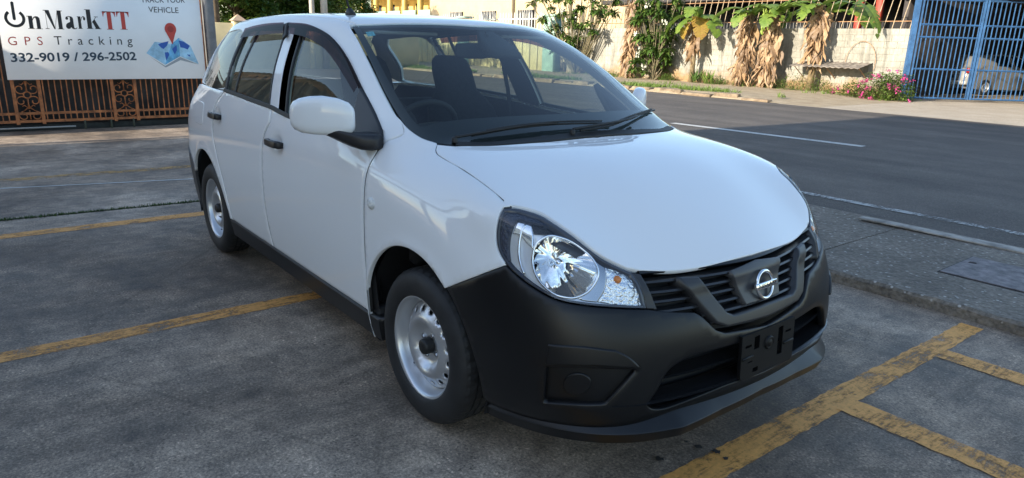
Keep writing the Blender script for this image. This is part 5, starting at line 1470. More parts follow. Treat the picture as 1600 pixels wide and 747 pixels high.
bmesh.ops.bevel(bmB, geom=list(bmB.edges), offset=.005, segments=1, affect='EDGES'); BLK = bpy.data.meshes.new('block'); bmB.to_mesh(BLK); bmB.free(); BLK.materials.append(WALLM)
rb = random.Random(11); far = []
cnt = 0
for r_ in range(11):
    x = bx1-.4-(.2 if r_ % 2 else 0); z = -.02+r_*.2
    if r_ % 2:
        far.append(([(a*.19/.394+bx1-.197, b+WY-.0, c+z) for a, b, c in V], F))
    while x > bx0:
        if cnt < 300 and x > -18.4:
            o = bpy.data.objects.new('block', BLK); COL.objects.link(o); o.location = (x+.003, WY+rb.uniform(-.004,.004), z); local(o, BW); cnt += 1
        else: far.append(([(a+x+.003, b+WY, c+z) for a, b, c in V], F))
        x -= .4
V2, F2_ = join_vf(far); o = link('far_blocks', mesh('far_blocks', V2, F2_), None, WALLM); local(o, BW); tag(o, kind='stuff')
v, f = box((bx1-.02, WY-.02, -.05), (bx1+.10, WY+.18, ztop+.06)); o = bevelled('end_pier', v, f, .015, 2, None, WALLM); local(o, BW)
RUST = mat('rusty_bar', (.36,.20,.10), .7, var=.4, vscale=12)
BARS = tag(empty('wall_railing', (-15, WY+.08, ztop)), 'row of thin leaning rusty rods standing on the block wall', 'railing')
x = -8.0; k = 0
while x > -23:
    t0 = (x, WY+.08, ztop-.03); t1 = (x+.20+rb.uniform(-.05,.05), WY+.10, ztop+1.25)
    o = link('rod', mesh('rod', *tube([t0, t1], .013, 5)), None, mat('pale_rod', (.42,.33,.22), .7, var=.3, vscale=12)); local(o, BARS); x -= .27+rb.uniform(-.02,.02); k += 1
for z in (.26, 1.0):
    o = link('rail', mesh('rail', *tube([(-23.2, WY+.09, ztop+z), (-7.9, WY+.09, ztop+z+.02)], .014, 5)), None, RUST); local(o, BARS)
SH = tag(empty('sheet_shelf', (-10.1, WY, 1.05)), 'small rusty corrugated sheet awning on brackets low on the white wall', 'awning')
V, F = [], []; n = 40
for i in range(n+1):
    x = -11.35+2.45*i/n
    for y, z in ((WY-.002, 1.10), (WY-.85, .93)): V.append((x, y, z+.018*math.sin(i*1.9)))
for i in range(n): F.append((2*i, 2*i+1, 2*i+3, 2*i+2))
nV = len(V); V += [(a, b, c-.012) for a, b, c in V]; F += [tuple(q+nV for q in g_[::-1]) for g_ in F]
for i in range(n): F.append((2*i+1, nV+2*i+1, nV+2*i+3, 2*i+3))
o = link('corrugated_sheet', mesh('corrugated_sheet', V, F), None, mat('rusty_sheet', (.22,.19,.16), .8, var=.5, vscale=6)); local(o, SH)
for x in (-11.25, -10.1, -9.0):
    o = link('bracket', mesh('bracket', *tube([(x, WY-.01, .55), (x, WY-.70, .93), (x, WY-.01, 1.07)], .018, 5)), None, RUST); local(o, SH)
o = link('wire_hoop', mesh('wire_hoop', *tube([(-9.2+.55*math.cos(a)*.9-.1, WY-.06, 1.1+.75*math.sin(a)*.9) for a in np.linspace(math.pi, -.35, 18)], .009, 5), True), None, RUST); local(o, SH)
# ------------------------------------------------------------------ blue gate, carport and the car inside
BLUE = mat('gate_blue', (.035,.105,.24), .5, var=.25, vscale=5)
G0 = np.array((-7.66, 21.35)); gd = np.array((.62, .785)); gd /= np.linalg.norm(gd)
GT = tag(empty('blue_gate', (G0[0], G0[1], 0)), 'tall blue steel bar gate closing the driveway', 'gate')
def gp(s, z, d=0): q = G0+gd*s; return (q[0]+gd[1]*d, q[1]-gd[0]*d, z)
def gbar(name, s0, z0, s1, z1, r):
    o = link(name, mesh(name, *tube([gp(s0, z0), gp(s1, z1)], r*1.3, 4)), None, BLUE); local(o, GT)
gbar('gate_post', -.12, -.02, -.12, 3.6, .075); gbar('gate_post', 5.1, -.02, 5.1, 3.6, .06)
for s0, s1 in ((0.02, 1.95), (2.0, 4.95)):
    for z in (.10, .98, 1.93, 2.30, 3.02): gbar('gate_rail', s0, z, s1, z, .022)
    gbar('gate_stile', s0+.02, .08, s0+.02, 3.05, .032); gbar('gate_stile', s1-.02, .08, s1-.02, 3.05, .032)
    s = s0+.14
    while s < s1-.08: gbar('gate_bar', s, .10, s, 3.03, .0125); s += .142
CP = tag(empty('carport', (-6, 27, 0)), 'dark open carport with flat roof behind the blue gate', 'carport')
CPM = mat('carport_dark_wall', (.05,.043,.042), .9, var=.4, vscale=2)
def cbox(name, lo, hi, m, par, bev=.02):
    v, f = box(lo, hi); o = bevelled(name, v, f, bev, 1, None, m); local(o, par); return o
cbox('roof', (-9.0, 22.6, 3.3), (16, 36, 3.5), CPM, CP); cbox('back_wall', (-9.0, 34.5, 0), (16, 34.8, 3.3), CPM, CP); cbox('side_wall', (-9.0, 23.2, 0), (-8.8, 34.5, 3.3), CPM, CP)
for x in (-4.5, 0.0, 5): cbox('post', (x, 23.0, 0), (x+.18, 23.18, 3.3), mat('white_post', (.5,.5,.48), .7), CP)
cbox('house_window', (-4.0, 34.44, 1.1), (-1.6, 34.5, 2.4), mat('window_frame_pale', (.35,.36,.36), .5), CP)
# a silver car with simple panels, parked in the shade
def simple_car(label, loc, rz, paint):
    r_ = empty('parked_car', loc, rz); tag(r_, label, 'car')
    me = bpy.data.meshes.get('simple_car_shell')
    if me is None:
        keep = RP[RT].mean(1); sel = RT
        me = mesh('simple_car_shell', RP, [tuple(q) for q in RT.tolist()], True)
    me = me.copy(); link('body_shell', me, r_, paint)
    for src, nm in (('windshield', 'windshield'), ('front_door_glass', 'door_window'), ('front_door_glass.001', 'door_window'), ('rear_door_glass', 'door_window'), ('rear_door_glass.001', 'door_window')):
        mm = bpy.data.objects[src].data.copy()
        for v in mm.vertices: v.co += v.normal*.018
        link(nm, mm, r_, mat('dark_car_glass', (.01,.012,.014), .05))
    for x, y, q in ((0,-.85,0),(-2.6,-.85,0),(0,.85,math.pi),(-2.6,.85,math.pi)):
        wl = empty('wheel', (x, y, .2955), q, r_); link('tyre', ME_T, wl, TYRE); link('disc', ME_D, wl, RIM); link('rim', ME_R, wl, RIM)
    v, f = box((-3.53,-.26,.62),(-3.50,.26,.74)); bevelled('number_plate', v, f, .004, 1, r_, mat('plate_black', (.03,.03,.03), .4))
    v, f = box((-3.54,-.80,.36),(-3.20,.80,.52)); bevelled('bumper', v, f, .05, 2, r_, mat('bumper_pale', (.40,.40,.38), .5))
    for s in (-1, 1):
        v, f = box((-3.42, s*.69-.07, .80),(-3.26, s*.69+.07, .98)); bevelled('tail_lamp', v, f, .03, 2, r_, mat('tail_red', (.35,.02,.02), .2))
    return r_
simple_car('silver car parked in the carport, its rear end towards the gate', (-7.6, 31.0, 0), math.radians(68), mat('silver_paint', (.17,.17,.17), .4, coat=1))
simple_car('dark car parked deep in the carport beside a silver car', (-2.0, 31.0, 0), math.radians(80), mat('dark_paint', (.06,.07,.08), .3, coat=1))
# ------------------------------------------------------------------ house behind the block wall
HD = tag(empty('dark_house', (-14, 26, 0)), 'low house with shade painted into its walls, behind the block wall, red posts at its porch', 'house')
HM = mat('house_painted_shade', (.016,.016,.018), .9, var=.4, vscale=1.5)  # near-black base colour paints in the shade of the house front
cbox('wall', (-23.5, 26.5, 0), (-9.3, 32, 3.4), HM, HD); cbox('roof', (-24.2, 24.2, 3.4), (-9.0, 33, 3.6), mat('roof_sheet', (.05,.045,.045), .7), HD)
for x in (-11.2, -10.5): cbox('porch_post', (x, 24.4, 0), (x+.22, 24.62, 3.4), mat('red_paint', (.38,.045,.025), .6), HD)
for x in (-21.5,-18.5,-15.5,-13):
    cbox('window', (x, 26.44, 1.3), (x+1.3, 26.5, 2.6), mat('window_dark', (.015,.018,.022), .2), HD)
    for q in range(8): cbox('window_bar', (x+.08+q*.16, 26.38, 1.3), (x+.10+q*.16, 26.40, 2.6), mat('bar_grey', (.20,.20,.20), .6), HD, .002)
# ------------------------------------------------------------------ sheet fence with teal pillars, pickets
TEALP = mat('teal_pillar_paint', (.30,.46,.39), .7, var=.15, vscale=3); SHEET = mat('cream_sheet', (.55,.48,.25), .6, var=.12, vscale=2)
SFX = [(-24.75), (-32.4), (-40.0), (-47.6), (-55)]
for k, x in enumerate(SFX[:4]):
    P_ = tag(empty('teal_pillar', (x, WY, 0)), ['teal fence pillar at the near end of the cream fence, beside the block wall', 'second teal pillar along the cream sheet fence', 'third teal pillar along the cream sheet fence', 'farthest teal pillar along the cream sheet fence'][k], 'pillar', 'teal fence pillars')
    cbox('shaft', (x-.42, WY-.25, -.05), (x+.42, WY+.25, 2.72), TEALP, P_); cbox('cap', (x-.48, WY-.31, 2.722), (x+.48, WY+.31, 2.82), TEALP, P_)
for k in range(3):
    a, b = SFX[k+1]+.42, SFX[k]-.42
    SF = tag(empty('sheet_fence', ((a+b)/2, WY, 0)), ['cream vertical sheet fence between the two nearest teal pillars', 'cream sheet fence between second and third teal pillars', 'cream sheet fence between third and farthest teal pillars'][k], 'fence', 'cream fence panels')
    n = int((b-a)/.30); w_ = (b-a)/n
    for i in range(n):
        cbox('sheet_board', (a+i*w_+.012, WY-.02-(.03 if i % 2 else 0), .12), (a+(i+1)*w_-.012, WY+.03, 1.78), SHEET, SF, .008)
    cbox('base_wall', (a, WY-.06, -.05), (b, WY+.10, .12), APRON, SF)
    cbox('top_rail', (a, WY-.06, 1.785), (b, WY+.05, 1.86), mat('pale_rail', (.55,.60,.55), .6), SF)
    x = a+.1
    while x < b: 
        o = link('picket', mesh('picket', *tube([(x, WY, 1.86), (x, WY, 2.86), (x, WY, 2.98)], .028, 4, [1,1,.2])), None, mat('picket_white', (.62,.61,.57), .6)); local(o, SF); x += .24
    cbox('picket_rail', (a, WY-.02, 2.60), (b, WY+.02, 2.66), mat('pale_rail', (.55,.60,.55), .6), SF, .004)
# cream house behind the pickets
CH = tag(empty('cream_house', (-32, 27, 0)), 'cream single storey house wall behind the white pickets', 'house')
CREAM = mat('cream_render', (.50,.40,.25), .85, var=.12, vscale=.8)
cbox('wall', (-46, 27.5, 0), (-25.6, 34, 5.2), CREAM, CH); cbox('roof', (-47, 26.2, 5.2), (-25, 35, 5.5), mat('brown_roof', (.16,.10,.07), .8), CH)
for x in (-43,-39,-35,-31): 
    cbox('window', (x, 27.42, 2.0), (x+1.6, 27.5, 3.5), MATS['window_dark'], CH)
    for q in range(9): cbox('window_bar', (x+.05+q*.18, 27.36, 2.0), (x+.08+q*.18, 27.39, 3.5), mat('picket_white', (.62,.61,.57), .6), CH, .002)
for x in (-33.6,-28.4): cbox('porch_column', (x, 25.6, 0), (x+.3, 25.9, 5.2), mat('column_tan', (.48,.38,.24), .8), CH)
# yellow two-storey building far behind
q0, q1 = on_y((552, 8), 48), on_y((705, 8), 48)
YB = tag(empty('yellow_building', (q0[0], 48, 0)), 'distant yellow building with balconies and square columns above the car roof', 'building')
YM = mat('yellow_render', (.66,.47,.14), .85, var=.1, vscale=.5); xa, xb = q0[0]-2, q1[0]+6
cbox('wall', (xa, 52, 0), (xb, 60, 9), YM, YB); cbox('balcony_slab', (xa-1, 47.5, 4.05), (xb, 52.1, 4.55), YM, YB); cbox('roof_slab', (xa-2, 47, 8.0), (xb, 52.1, 8.5), mat('pale_slab', (.62,.56,.42), .8), YB)
k = 0; x = xa+.5
while x < xb:
    cbox('column', (x, 47.9, 0), (x+.6, 48.5, 8), YM, YB); cbox('window', (x+1.2, 51.92, 4.9), (x+3.2, 52, 6.6), MATS['window_dark'], YB); cbox('window', (x+1.2, 51.92, 1.2), (x+3.2, 52, 3.0), MATS['window_dark'], YB); x += 4.2
    o = cbox('balcony_rail', (x-3.5, 47.6, 4.55), (x-.1, 47.75, 5.35), mat('teal_rail', (.25,.42,.36), .7), YB)
# cream boundary wall right of the sign post, with capped piers
q = on_x((345, 36), -30); QX = -30.0
CW = tag(empty('cream_boundary_wall', (QX, q[1], 0)), 'cream boundary wall with small capped piers, right of the sign post', 'wall')
YW = mat('cream_wall_paint', (.60,.50,.29), .85, var=.12, vscale=1.2)
cbox('wall', (QX-.15, 3.0, -.05), (QX, 17.0, q[2]+.02), YW, CW); y = q[1]+.5
while y < 17:
    cbox('pier', (QX-.25, y, -.05), (QX+.12, y+.5, q[2]+.12), YW, CW); c_ = q[2]+.12
    V = [(QX-.32, y-.07, c_), (QX+.19, y-.07, c_), (QX+.19, y+.57, c_), (QX-.32, y+.57, c_), (QX-.065, y+.25, c_+.28)]
    o = link('pier_cap', mesh('pier_cap', V, [(0,3,2,1),(0,1,4),(1,2,4),(2,3,4),(3,0,4)]), None, mat('pink_cap', (.55,.38,.26), .8)); local(o, CW); y += 3.4
for k, (px, wd) in enumerate(((487, .22), (506, .30))):
    q = on_x((px, 8), -30)
    PO = tag(empty('utility_pole', (q[0], q[1], 0)), ['thinner of two pale concrete utility poles above the car roof', 'thicker of two pale concrete utility poles above the car roof'][k], 'pole', 'utility poles')
    o = link('shaft', mesh('shaft', *tube([(q[0], q[1], -.05), (q[0], q[1], 9)], wd/2, 12, [1.15,.85]), True), None, mat('pale_concrete', (.50,.47,.42), .85, var=.15, vscale=3)); local(o, PO)
    o = link('crossarm', mesh('crossarm', *tube([(q[0], q[1]-.9, 8.2), (q[0], q[1]+.9, 8.2)], .05, 6)), None, mat('weathered_wood', (.16,.12,.09), .9)); local(o, PO)
# ------------------------------------------------------------------ the near buildings behind the camera (seen as shade and in the reflections)
MB_ = tag(empty('shop_building', (0, -14, 0)), 'tall cream shop building behind the camera, mirrored in the headlamp', 'building')
HB = 9.9; FY0 = -14.0
FAC = mat('facade_cream', (.55,.50,.41), .85, var=.1, vscale=.6)
cbox('wall', (-7.2, -24, 0), (8, FY0, HB), FAC, MB_); cbox('parapet', (-7.3, -24.1, HB), (8.1, FY0+.12, HB+.22), mat('pale_slab', (.62,.56,.42), .8), MB_)
cbox('canopy', (-6.5, FY0, 3.3), (8, FY0+1.4, 3.5), mat('pale_slab', (.62,.56,.42), .8), MB_)
for x in (-6,-2.5,1,4.5):
    for z in (4.4, 7.2): cbox('window', (x, FY0, z), (x+2.0, FY0+.06, z+1.6), mat('window_dark', (.015,.018,.022), .2), MB_)
    cbox('shop_door', (x, FY0, .05), (x+2.4, FY0+.07, 2.7), MATS['window_dark'], MB_)
cbox('blue_panel', (2.2, FY0+.08, 3.6), (5.0, FY0+.18, 4.3), mat('panel_blue', (.04,.16,.50), .5), MB_)
SD = tag(empty('roofed_shed', (-5, -8, 0)), 'low shed with corrugated roof, mirrored in the side windows', 'shed')
V, F = [], []; n = 120
for i in range(n+1):
    x = -9.0+9.5*i/n
    for y, z in ((-5.6, 2.55), (-9.9, 3.7)): V.append((x, y, z+.03*math.sin(i*1.05)))
for i in range(n): F.append((2*i, 2*i+2, 2*i+3, 2*i+1))
o = link('corrugated_roof', mesh('corrugated_roof', V, F, True), None, mat('corrugated_tan', (.40,.33,.24), .6, var=.3, vscale=2)); local(o, SD)
cbox('back_wall', (-9.0, -9.9, 0), (.5, -9.75, 3.6), mat('shed_brown', (.20,.11,.06), .8, var=.5, vscale=3), SD); cbox('front_beam', (-9.0,-5.75,2.35),(.5,-5.6,2.56), MATS['shed_brown'], SD)
for x in (-8.9,-5.8,-2.7,.3): cbox('shed_post', (x, -5.75, 0), (x+.12, -5.63, 2.4), MATS['shed_brown'], SD)

# plank shed added beyond the fence, unseen, for the reflections in the side glass
TS = tag(empty('mirrored_shed', (-18, -6, 0)), 'brown plank walled shed beyond the sign fence, added to be mirrored in the side windows', 'shed')
rt = random.Random(2); x = -27.5
PLK = [mat('plank_brown_%s' % n_, c_, .85, var=.4, vscale=2) for n_, c_ in (('dark', (.13,.07,.04)), ('mid', (.26,.15,.08)), ('pale', (.40,.27,.16)))]
while x < -11.2:
    w_ = rt.uniform(.22,.42); cbox('plank', (x, -6.1+rt.uniform(-.03,.03), 0), (x+w_-.02, -6.02, 4.3+rt.uniform(-.1,.35)), PLK[rt.randrange(3)], TS, .005); x += w_
V, F = [], []; n = 150
for i in range(n+1):
    x = -28+16.8*i/n
    for y, z in ((-5.7, 4.7), (-10.0, 5.9)): V.append((x, y, z+.035*math.sin(i*1.05)))
for i in range(n): F.append((2*i, 2*i+2, 2*i+3, 2*i+1))
o = link('corrugated_roof', mesh('corrugated_roof', V, F, True), None, MATS['corrugated_tan']); local(o, TS)
# ------------------------------------------------------------------ plants
def leafmat(name, c, c2, tr=.25):
    m = bpy.data.materials.new(name); m.use_nodes = True; t = m.node_tree; b = t.nodes['Principled BSDF']
    p = N(t, 'ShaderNodeNewGeometry').outputs['Position']
    a = noise_tex(t, p, 3.0, 5, .7); f = noise_tex(t, p, 25, 3, .6)
    cc = mixc(t, ramp(t, a, [(.32, (0,0,0)), (.68, (1,1,1))]).outputs[0], c, c2); cc = mixc(t, .6, cc, ramp(t, f, [(.3, (.7,.7,.7)), (.7, (1.3,1.3,1.3))]).outputs[0], 'MULTIPLY')
    t.links.new(cc, b.inputs['Base Color']); b.inputs['Roughness'].default_value = .55
    trn = N(t, 'ShaderNodeBsdfTranslucent'); t.links.new(cc, trn.inputs[0]); mx = N(t, 'ShaderNodeMixShader'); mx.inputs[0].default_value = tr
    out = t.nodes['Material Output']; t.links.new(b.outputs[0], mx.inputs[1]); t.links.new(trn.outputs[0], mx.inputs[2]); t.links.new(mx.outputs[0], out.inputs[0])
    MATS[name] = m; return m
GREEN = leafmat('leaf_green', (.035,.085,.012), (.085,.16,.03)); DGREEN = leafmat('leaf_dark_green', (.025,.06,.012), (.055,.11,.02)); LGREEN = leafmat('leaf_light_green', (.10,.18,.03), (.17,.24,.05))
BANG = leafmat('banana_leaf_green', (.10,.20,.03), (.22,.30,.05), .35); BANY = leafmat('banana_leaf_yellow', (.38,.30,.05), (.30,.16,.04), .35)
DEADM = leafmat('dead_leaf_brown', (.30,.18,.09), (.46,.32,.19), .2); DEADD = leafmat('dead_leaf_dark', (.14,.085,.045), (.27,.18,.11), .15); STEMM = mat('plant_stem', (.14,.12,.07), .85, var=.35, vscale=8); PINK = leafmat('pink_petal', (.62,.05,.26), (.75,.12,.38), .3); WHITEP = mat('white_petal', (.75,.74,.66), .6)
BARK = mat('tree_bark', (.10,.075,.05), .9, var=.3, vscale=5, bump=.5, bscale=20)
def unit(v): return v/(np.linalg.norm(v)+1e-9)
class Leaves:
    def __init__(s): s.V = []; s.F = []
    def leaf(s, p, d, L, w_, droop=.3, fold=.25):
        d = unit(np.asarray(d, float)); sd_ = np.cross(d, (0,0,1)); sd_ = unit(sd_) if np.linalg.norm(sd_) > .05 else np.array((1.,0,0)); up = np.cross(sd_, d)
        k = len(s.V); m_ = p+d*L*.5-np.array((0,0,droop*L*.15)); t_ = p+d*L-np.array((0,0,droop*L*.55))
        s.V += [tuple(p), tuple(m_+sd_*w_/2+up*w_*fold), tuple(m_), tuple(m_-sd_*w_/2+up*w_*fold), tuple(t_)]
        s.F += [(k,k+1,k+2),(k,k+2,k+3),(k+1,k+4,k+2),(k+2,k+4,k+3)]
    def out(s, name, m, par=None): 
        o = link(name, mesh(name, s.V, s.F, True), None, m)
        if par is not None: local(o, par)
        return o
def rdir(r, zlo=-1, zhi=1):
    z = r.uniform(zlo, zhi); a = r.uniform(0, 2*math.pi); q = math.sqrt(1-z*z); return np.array((q*math.cos(a), q*math.sin(a), z))
def plumeria(label, x, y, z0, pts, seed, flowers, group='flowering shrubs', leafL=.33):
    r = random.Random(seed); P_ = tag(empty('frangipani_tree', (x, y, z0)), label, 'tree', group)
    base = np.array((x, y, z0)); L = Leaves(); L2 = Leaves(); FL = Leaves(); stems = []
    for q in pts:
        q = np.array(q, float); mid = base*.5+q*.5+np.array((r.uniform(-.15,.15), r.uniform(-.1,.1), -.05))
        stems.append(tube(crom([base, mid, q], False, (), .12), 0.018, 6))
        n = r.randint(26, 34)
        for i in range(n):
            d = rdir(r, -.45, .75); (L if r.random() < .6 else L2).leaf(q+d*.02-np.array((0,0,r.uniform(0,.16))), d, leafL*r.uniform(.7,1.2), leafL*.40, r.uniform(.3,1.0))
        if r.random() < flowers:
            for i in range(9):
                c = q+np.array((r.uniform(-.1,.1), r.uniform(-.16,-.02), r.uniform(.02,.18)))
                for a in range(5): FL.leaf(c, np.array((math.cos(a*1.256), -.5, math.sin(a*1.256))), .075, .05, 0, .1)
    V, F = join_vf(stems); o = link('trunk', mesh('trunk', V, F, True), None, STEMM); local(o, P_)
    o = L.out('crown', GREEN, P_); o2 = L2.out('crown', LGREEN, P_)
    if FL.V: FL.out('blossom', WHITEP, P_)
def box_pts(r, n, x0, x1, y0, y1, z0, z1): return [(r.uniform(x0,x1), r.uniform(y0,y1), r.uniform(z0,z1)) for _ in range(n)]
r = random.Random(21)
plumeria('leafy frangipani with white flowers at the left end of the block wall', -22.3, 20.9, .0, box_pts(r, 46, -25.4,-20.3, 20.4,21.6, 1.9,3.9)+box_pts(r, 12, -23.6,-21.9, 20.5,21.2, 1.2,2.0), 1, .2)
plumeria('tall frangipani with white flowers next to a brown dead banana stem', -17.5, 20.8, .05, box_pts(r, 26, -18.4,-16.7, 20.3,21.2, .45,1.9)+box_pts(r, 30, -18.6,-16.5, 20.4,21.2, 1.8,3.6), 2, .22)
def dead_strip(L_, p, length, width, r, sway=.3):
    """crumpled hanging leaf"""
    k = len(L_[0]); n = 9; ph = r.uniform(0, 6); a = r.uniform(0, 2*math.pi); s = np.array((math.cos(a), math.sin(a)*.5, 0)); q = np.array(p, float); dx, dy = r.uniform(-sway,sway), r.uniform(-sway*.6,.05)
    for i in range(n+1):
        t = i/n; wv = width*math.sin(math.pi*min(1,(t*.9+.1)))*r.uniform(.6,1.2)
        c = q+np.array((dx*t+.04*math.sin(ph+t*7), dy*t+.04*math.cos(ph*2+t*6), -length*t)); tw = ph+t*r.uniform(1,3); ss = np.array((math.cos(a+tw*.5), math.sin(a+tw*.5)*.7, .15*math.sin(tw)))
        L_[0].extend([tuple(c-ss*wv/2), tuple(c+np.array((0,-.25*wv*math.cos(tw),0))), tuple(c+ss*wv/2)])
    for i in range(n):
        b = k+i*3; L_[1].extend([(b,b+3,b+4,b+1),(b+1,b+4,b+5,b+2)])
def blade(L_, p, az, elev, length, width, r, droop=1.0):
    """one banana leaf: midrib that arches, lamina split into flaps"""
    n = 16; c = np.array(p, float); hd = np.array((math.cos(az), math.sin(az), 0)); sd_ = np.array((-math.sin(az), math.cos(az), 0)); e = elev; step = length/n; pts = [c.copy()]
    for i in range(n):
        c = c+(hd*math.cos(e)+np.array((0,0,math.sin(e))))*step; e -= droop*1.7/n; pts.append(c.copy())
    for sgn in (-1, 1):
        for i in range(n):
            if r.random() < .06: continue
            w0 = width/2*math.sin(math.pi*min(1, (i+.4)/n*.93+.05))**.6; w1 = width/2*math.sin(math.pi*min(1, (i+1.4)/n*.93+.05))**.6
            dz = -r.uniform(.05,.45); gap = r.uniform(0,.16)*step
            a0, a1 = pts[i], pts[i+1]; t_ = unit(a1-a0); k = len(L_[0]); s_ = sd_*sgn
            o0 = a0+s_*w0+np.array((0,0,dz*w0+.25*w0))-t_*gap*0+t_*.25*w0; o1 = a1+s_*w1+np.array((0,0,dz*w1+.25*w1))-t_*gap+t_*.25*w1
            m0 = a0+s_*w0*.5+np.array((0,0,.14*w0)); m1 = a1+s_*w1*.5+np.array((0,0,.14*w1))-t_*gap*.5
            L_[0].extend([tuple(a0), tuple(a1), tuple(m1), tuple(m0), tuple(o1), tuple(o0)]); L_[1].extend([(k,k+1,k+2,k+3),(k+3,k+2,k+4,k+5)])
def banana(label, x, y, trunk_top, seed, dead, green, yellow=(), z0=.05, lean=.1, zlow=.3, rad=.11):
    r = random.Random(seed); P_ = tag(empty('banana_plant', (x, y, z0)), label, 'plant', 'banana plants'); top = np.array((x+lean, y, trunk_top))
    o = link('stem', mesh('stem', *tube([(x, y, z0-.05), (x+lean*.3, y, trunk_top*.4), (x+lean*.8, y, trunk_top*.8), tuple(top)], rad, 10, [1.25,1.05,.85,.6]), True), None, mat('banana_stem', (.20,.15,.08), .8, var=.45, vscale=6)); local(o, P_)
    D = ([], []); D2 = ([], [])
    for i in range(int(dead*1.5)):
        t = r.random(); z = zlow+.35+(trunk_top+.1-zlow-.35)*t**.8; a = r.uniform(-2.9, -.2)
        dead_strip(D if r.random() < .6 else D2, (x+lean*t+math.cos(a)*rad*r.uniform(.7,3.0), y+math.sin(a)*rad*r.uniform(.8,2.0), z), min(z-.05, r.uniform(.3,1.0)), r.uniform(.05,.26), r, .36)
    for dd_, dm_ in ((D, DEADM), (D2, DEADD)):
        if dd_[0]: o = link('dead_leaves', mesh('dead_leaves', dd_[0], dd_[1], True), None, dm_); local(o, P_)
    for lst, m in ((green, BANG), (yellow, BANY)):
        for az, el, L_, w_ in lst:
            B = ([], []); blade(B, top, az, el, L_, w_, r, r.uniform(.9,1.3)); o = link('leaf', mesh('leaf', B[0], B[1], True), None, m); local(o, P_)
            o = None
    return P_
banana('dead brown banana stem draped with dry leaves, left of the tall frangipani', -19.0, 21.0, 3.3, 5, 150, [], [], zlow=.05)
banana('banana plant with yellowing leaves above a dark thin stem by the wall', -15.7, 21.0, 2.5, 6, 34, [(-2.7,.5,1.7,.75),(-.4,.45,1.9,.75),(-1.2,.9,1.8,.6),(-2.0,.2,1.2,.65)], [(-1.9,.1,1.2,.6),(-.8,.3,1.6,.7)], zlow=1.1, rad=.09)
banana('banana plant with a full skirt of dry leaves, left of the fruiting one', -13.35, 21.0, 2.6, 7, 120, [(-2.7,.7,1.7,.7),(-.3,.8,1.9,.7),(1.2,.8,1.8,.6),(-1.5,.6,1.5,.6)], [], zlow=.05)
BF = banana('banana plant carrying a green fruit bunch over a dry leaf skirt', -12.35, 20.95, 2.6, 8, 130, [(-1.4,.3,1.2,.6),(-.3,.7,1.9,.75),(.9,.9,1.8,.6),(-2.4,.8,1.7,.65)], [], zlow=.05)
parts = []; rr_ = random.Random(9)
for i in range(44):
    lv = i//8; a = (i % 8)/8*math.pi*2+lv*.4; c = np.array((-12.42+math.cos(a)*.10, 20.72+math.sin(a)*.10, 2.62-lv*.14)); d = np.array((math.cos(a), math.sin(a), 0))
    parts.append(tube([c, c+d*.06+np.array((0,0,.05)), c+d*.09+np.array((0,0,.13)), c+d*.075+np.array((0,0,.19))], .026, 6, [.5,1,1,.4]))
V, F = join_vf(parts); o = link('fruit_bunch', mesh('fruit_bunch', V, F, True), None, mat('green_banana', (.22,.30,.05), .5, var=.2, vscale=10)); local(o, BF)
banana('banana plant whose dry leaves hang over the rusty sheet awning', -10.75, 21.1, 2.9, 10, 75, [(-1.9,.2,1.2,.65),(-.1,.5,2.8,.8),(-2.8,.6,1.8,.7)], [], zlow=1.05, rad=.10)
banana('banana plant rising behind the railing, long leaf over the wall end', -11.3, 22.5, 2.7, 12, 10, [(-.12,.3,2.7,.8),(-2.9,.5,2.4,.8),(-.4,.75,2.4,.8)], [], z0=0, zlow=2.3)
# weeds and bushes at the foot of the wall
def shrub(name, label, cat, c, size, n, mats, seed, leafL=.06, flowers=None, group=None, nf=40, up=False):
    r = random.Random(seed); P_ = tag(empty(name, c), label, cat, group); Ls = [Leaves() for _ in mats]; FL = Leaves(); st = []
    for i in range(max(5, n//90)):
        d = rdir(r, .15, .95); e = np.array(c)+d*np.array(size)*.8; st.append(tube([np.array(c), np.array(c)*.5+e*.5+np.array((0,0,.05)), e], .007, 5, [1.2,1,.5]))
    for i in range(n):
        d = rdir(r, 0, 1); rad = r.random()**.4; p = np.array(c)+d*np.array(size)*rad*(1+.35*noise.noise(Vector(d)*2.3+Vector((seed,0,0)))); Ls[r.randrange(len(mats))].leaf(p, rdir(r, .3 if up else -.5, .95 if up else .7), leafL*r.uniform(.6,1.4), leafL*(.25 if up else .55), r.uniform(0,.6))
    for i in range(nf if flowers else 0):
        d = rdir(r, 0, 1); d[1] = -abs(d[1]); p = np.array(c)+d*np.array(size)*r.uniform(.85,1.08)
        for k in range(9): FL.leaf(p+np.array((r.uniform(-.05,.05), r.uniform(-.05,.05), r.uniform(-.04,.04))), rdir(r), .07, .06, .1)
    V, F = join_vf(st); o = link('stems', mesh('stems', V, F, True), None, STEMM); local(o, P_)
    for L_, m in zip(Ls, mats): L_.out('foliage', m, P_)
    if FL.V: FL.out('blossom', flowers, P_)
shrub('flowering_bush', 'bush with bright pink flowers at the foot of the blue gate post', 'bush', (-8.0, 20.9, .0), (.85,.6,.95), 2600, [GREEN, LGREEN, LGREEN], 31, .085, PINK, None, 30)
shrub('flowering_bush', 'low sparse pink flowering bush left of the larger pink bush', 'bush', (-9.1, 20.9, .0), (.6,.5,.55), 900, [LGREEN, GREEN], 32, .08, PINK, None, 8)
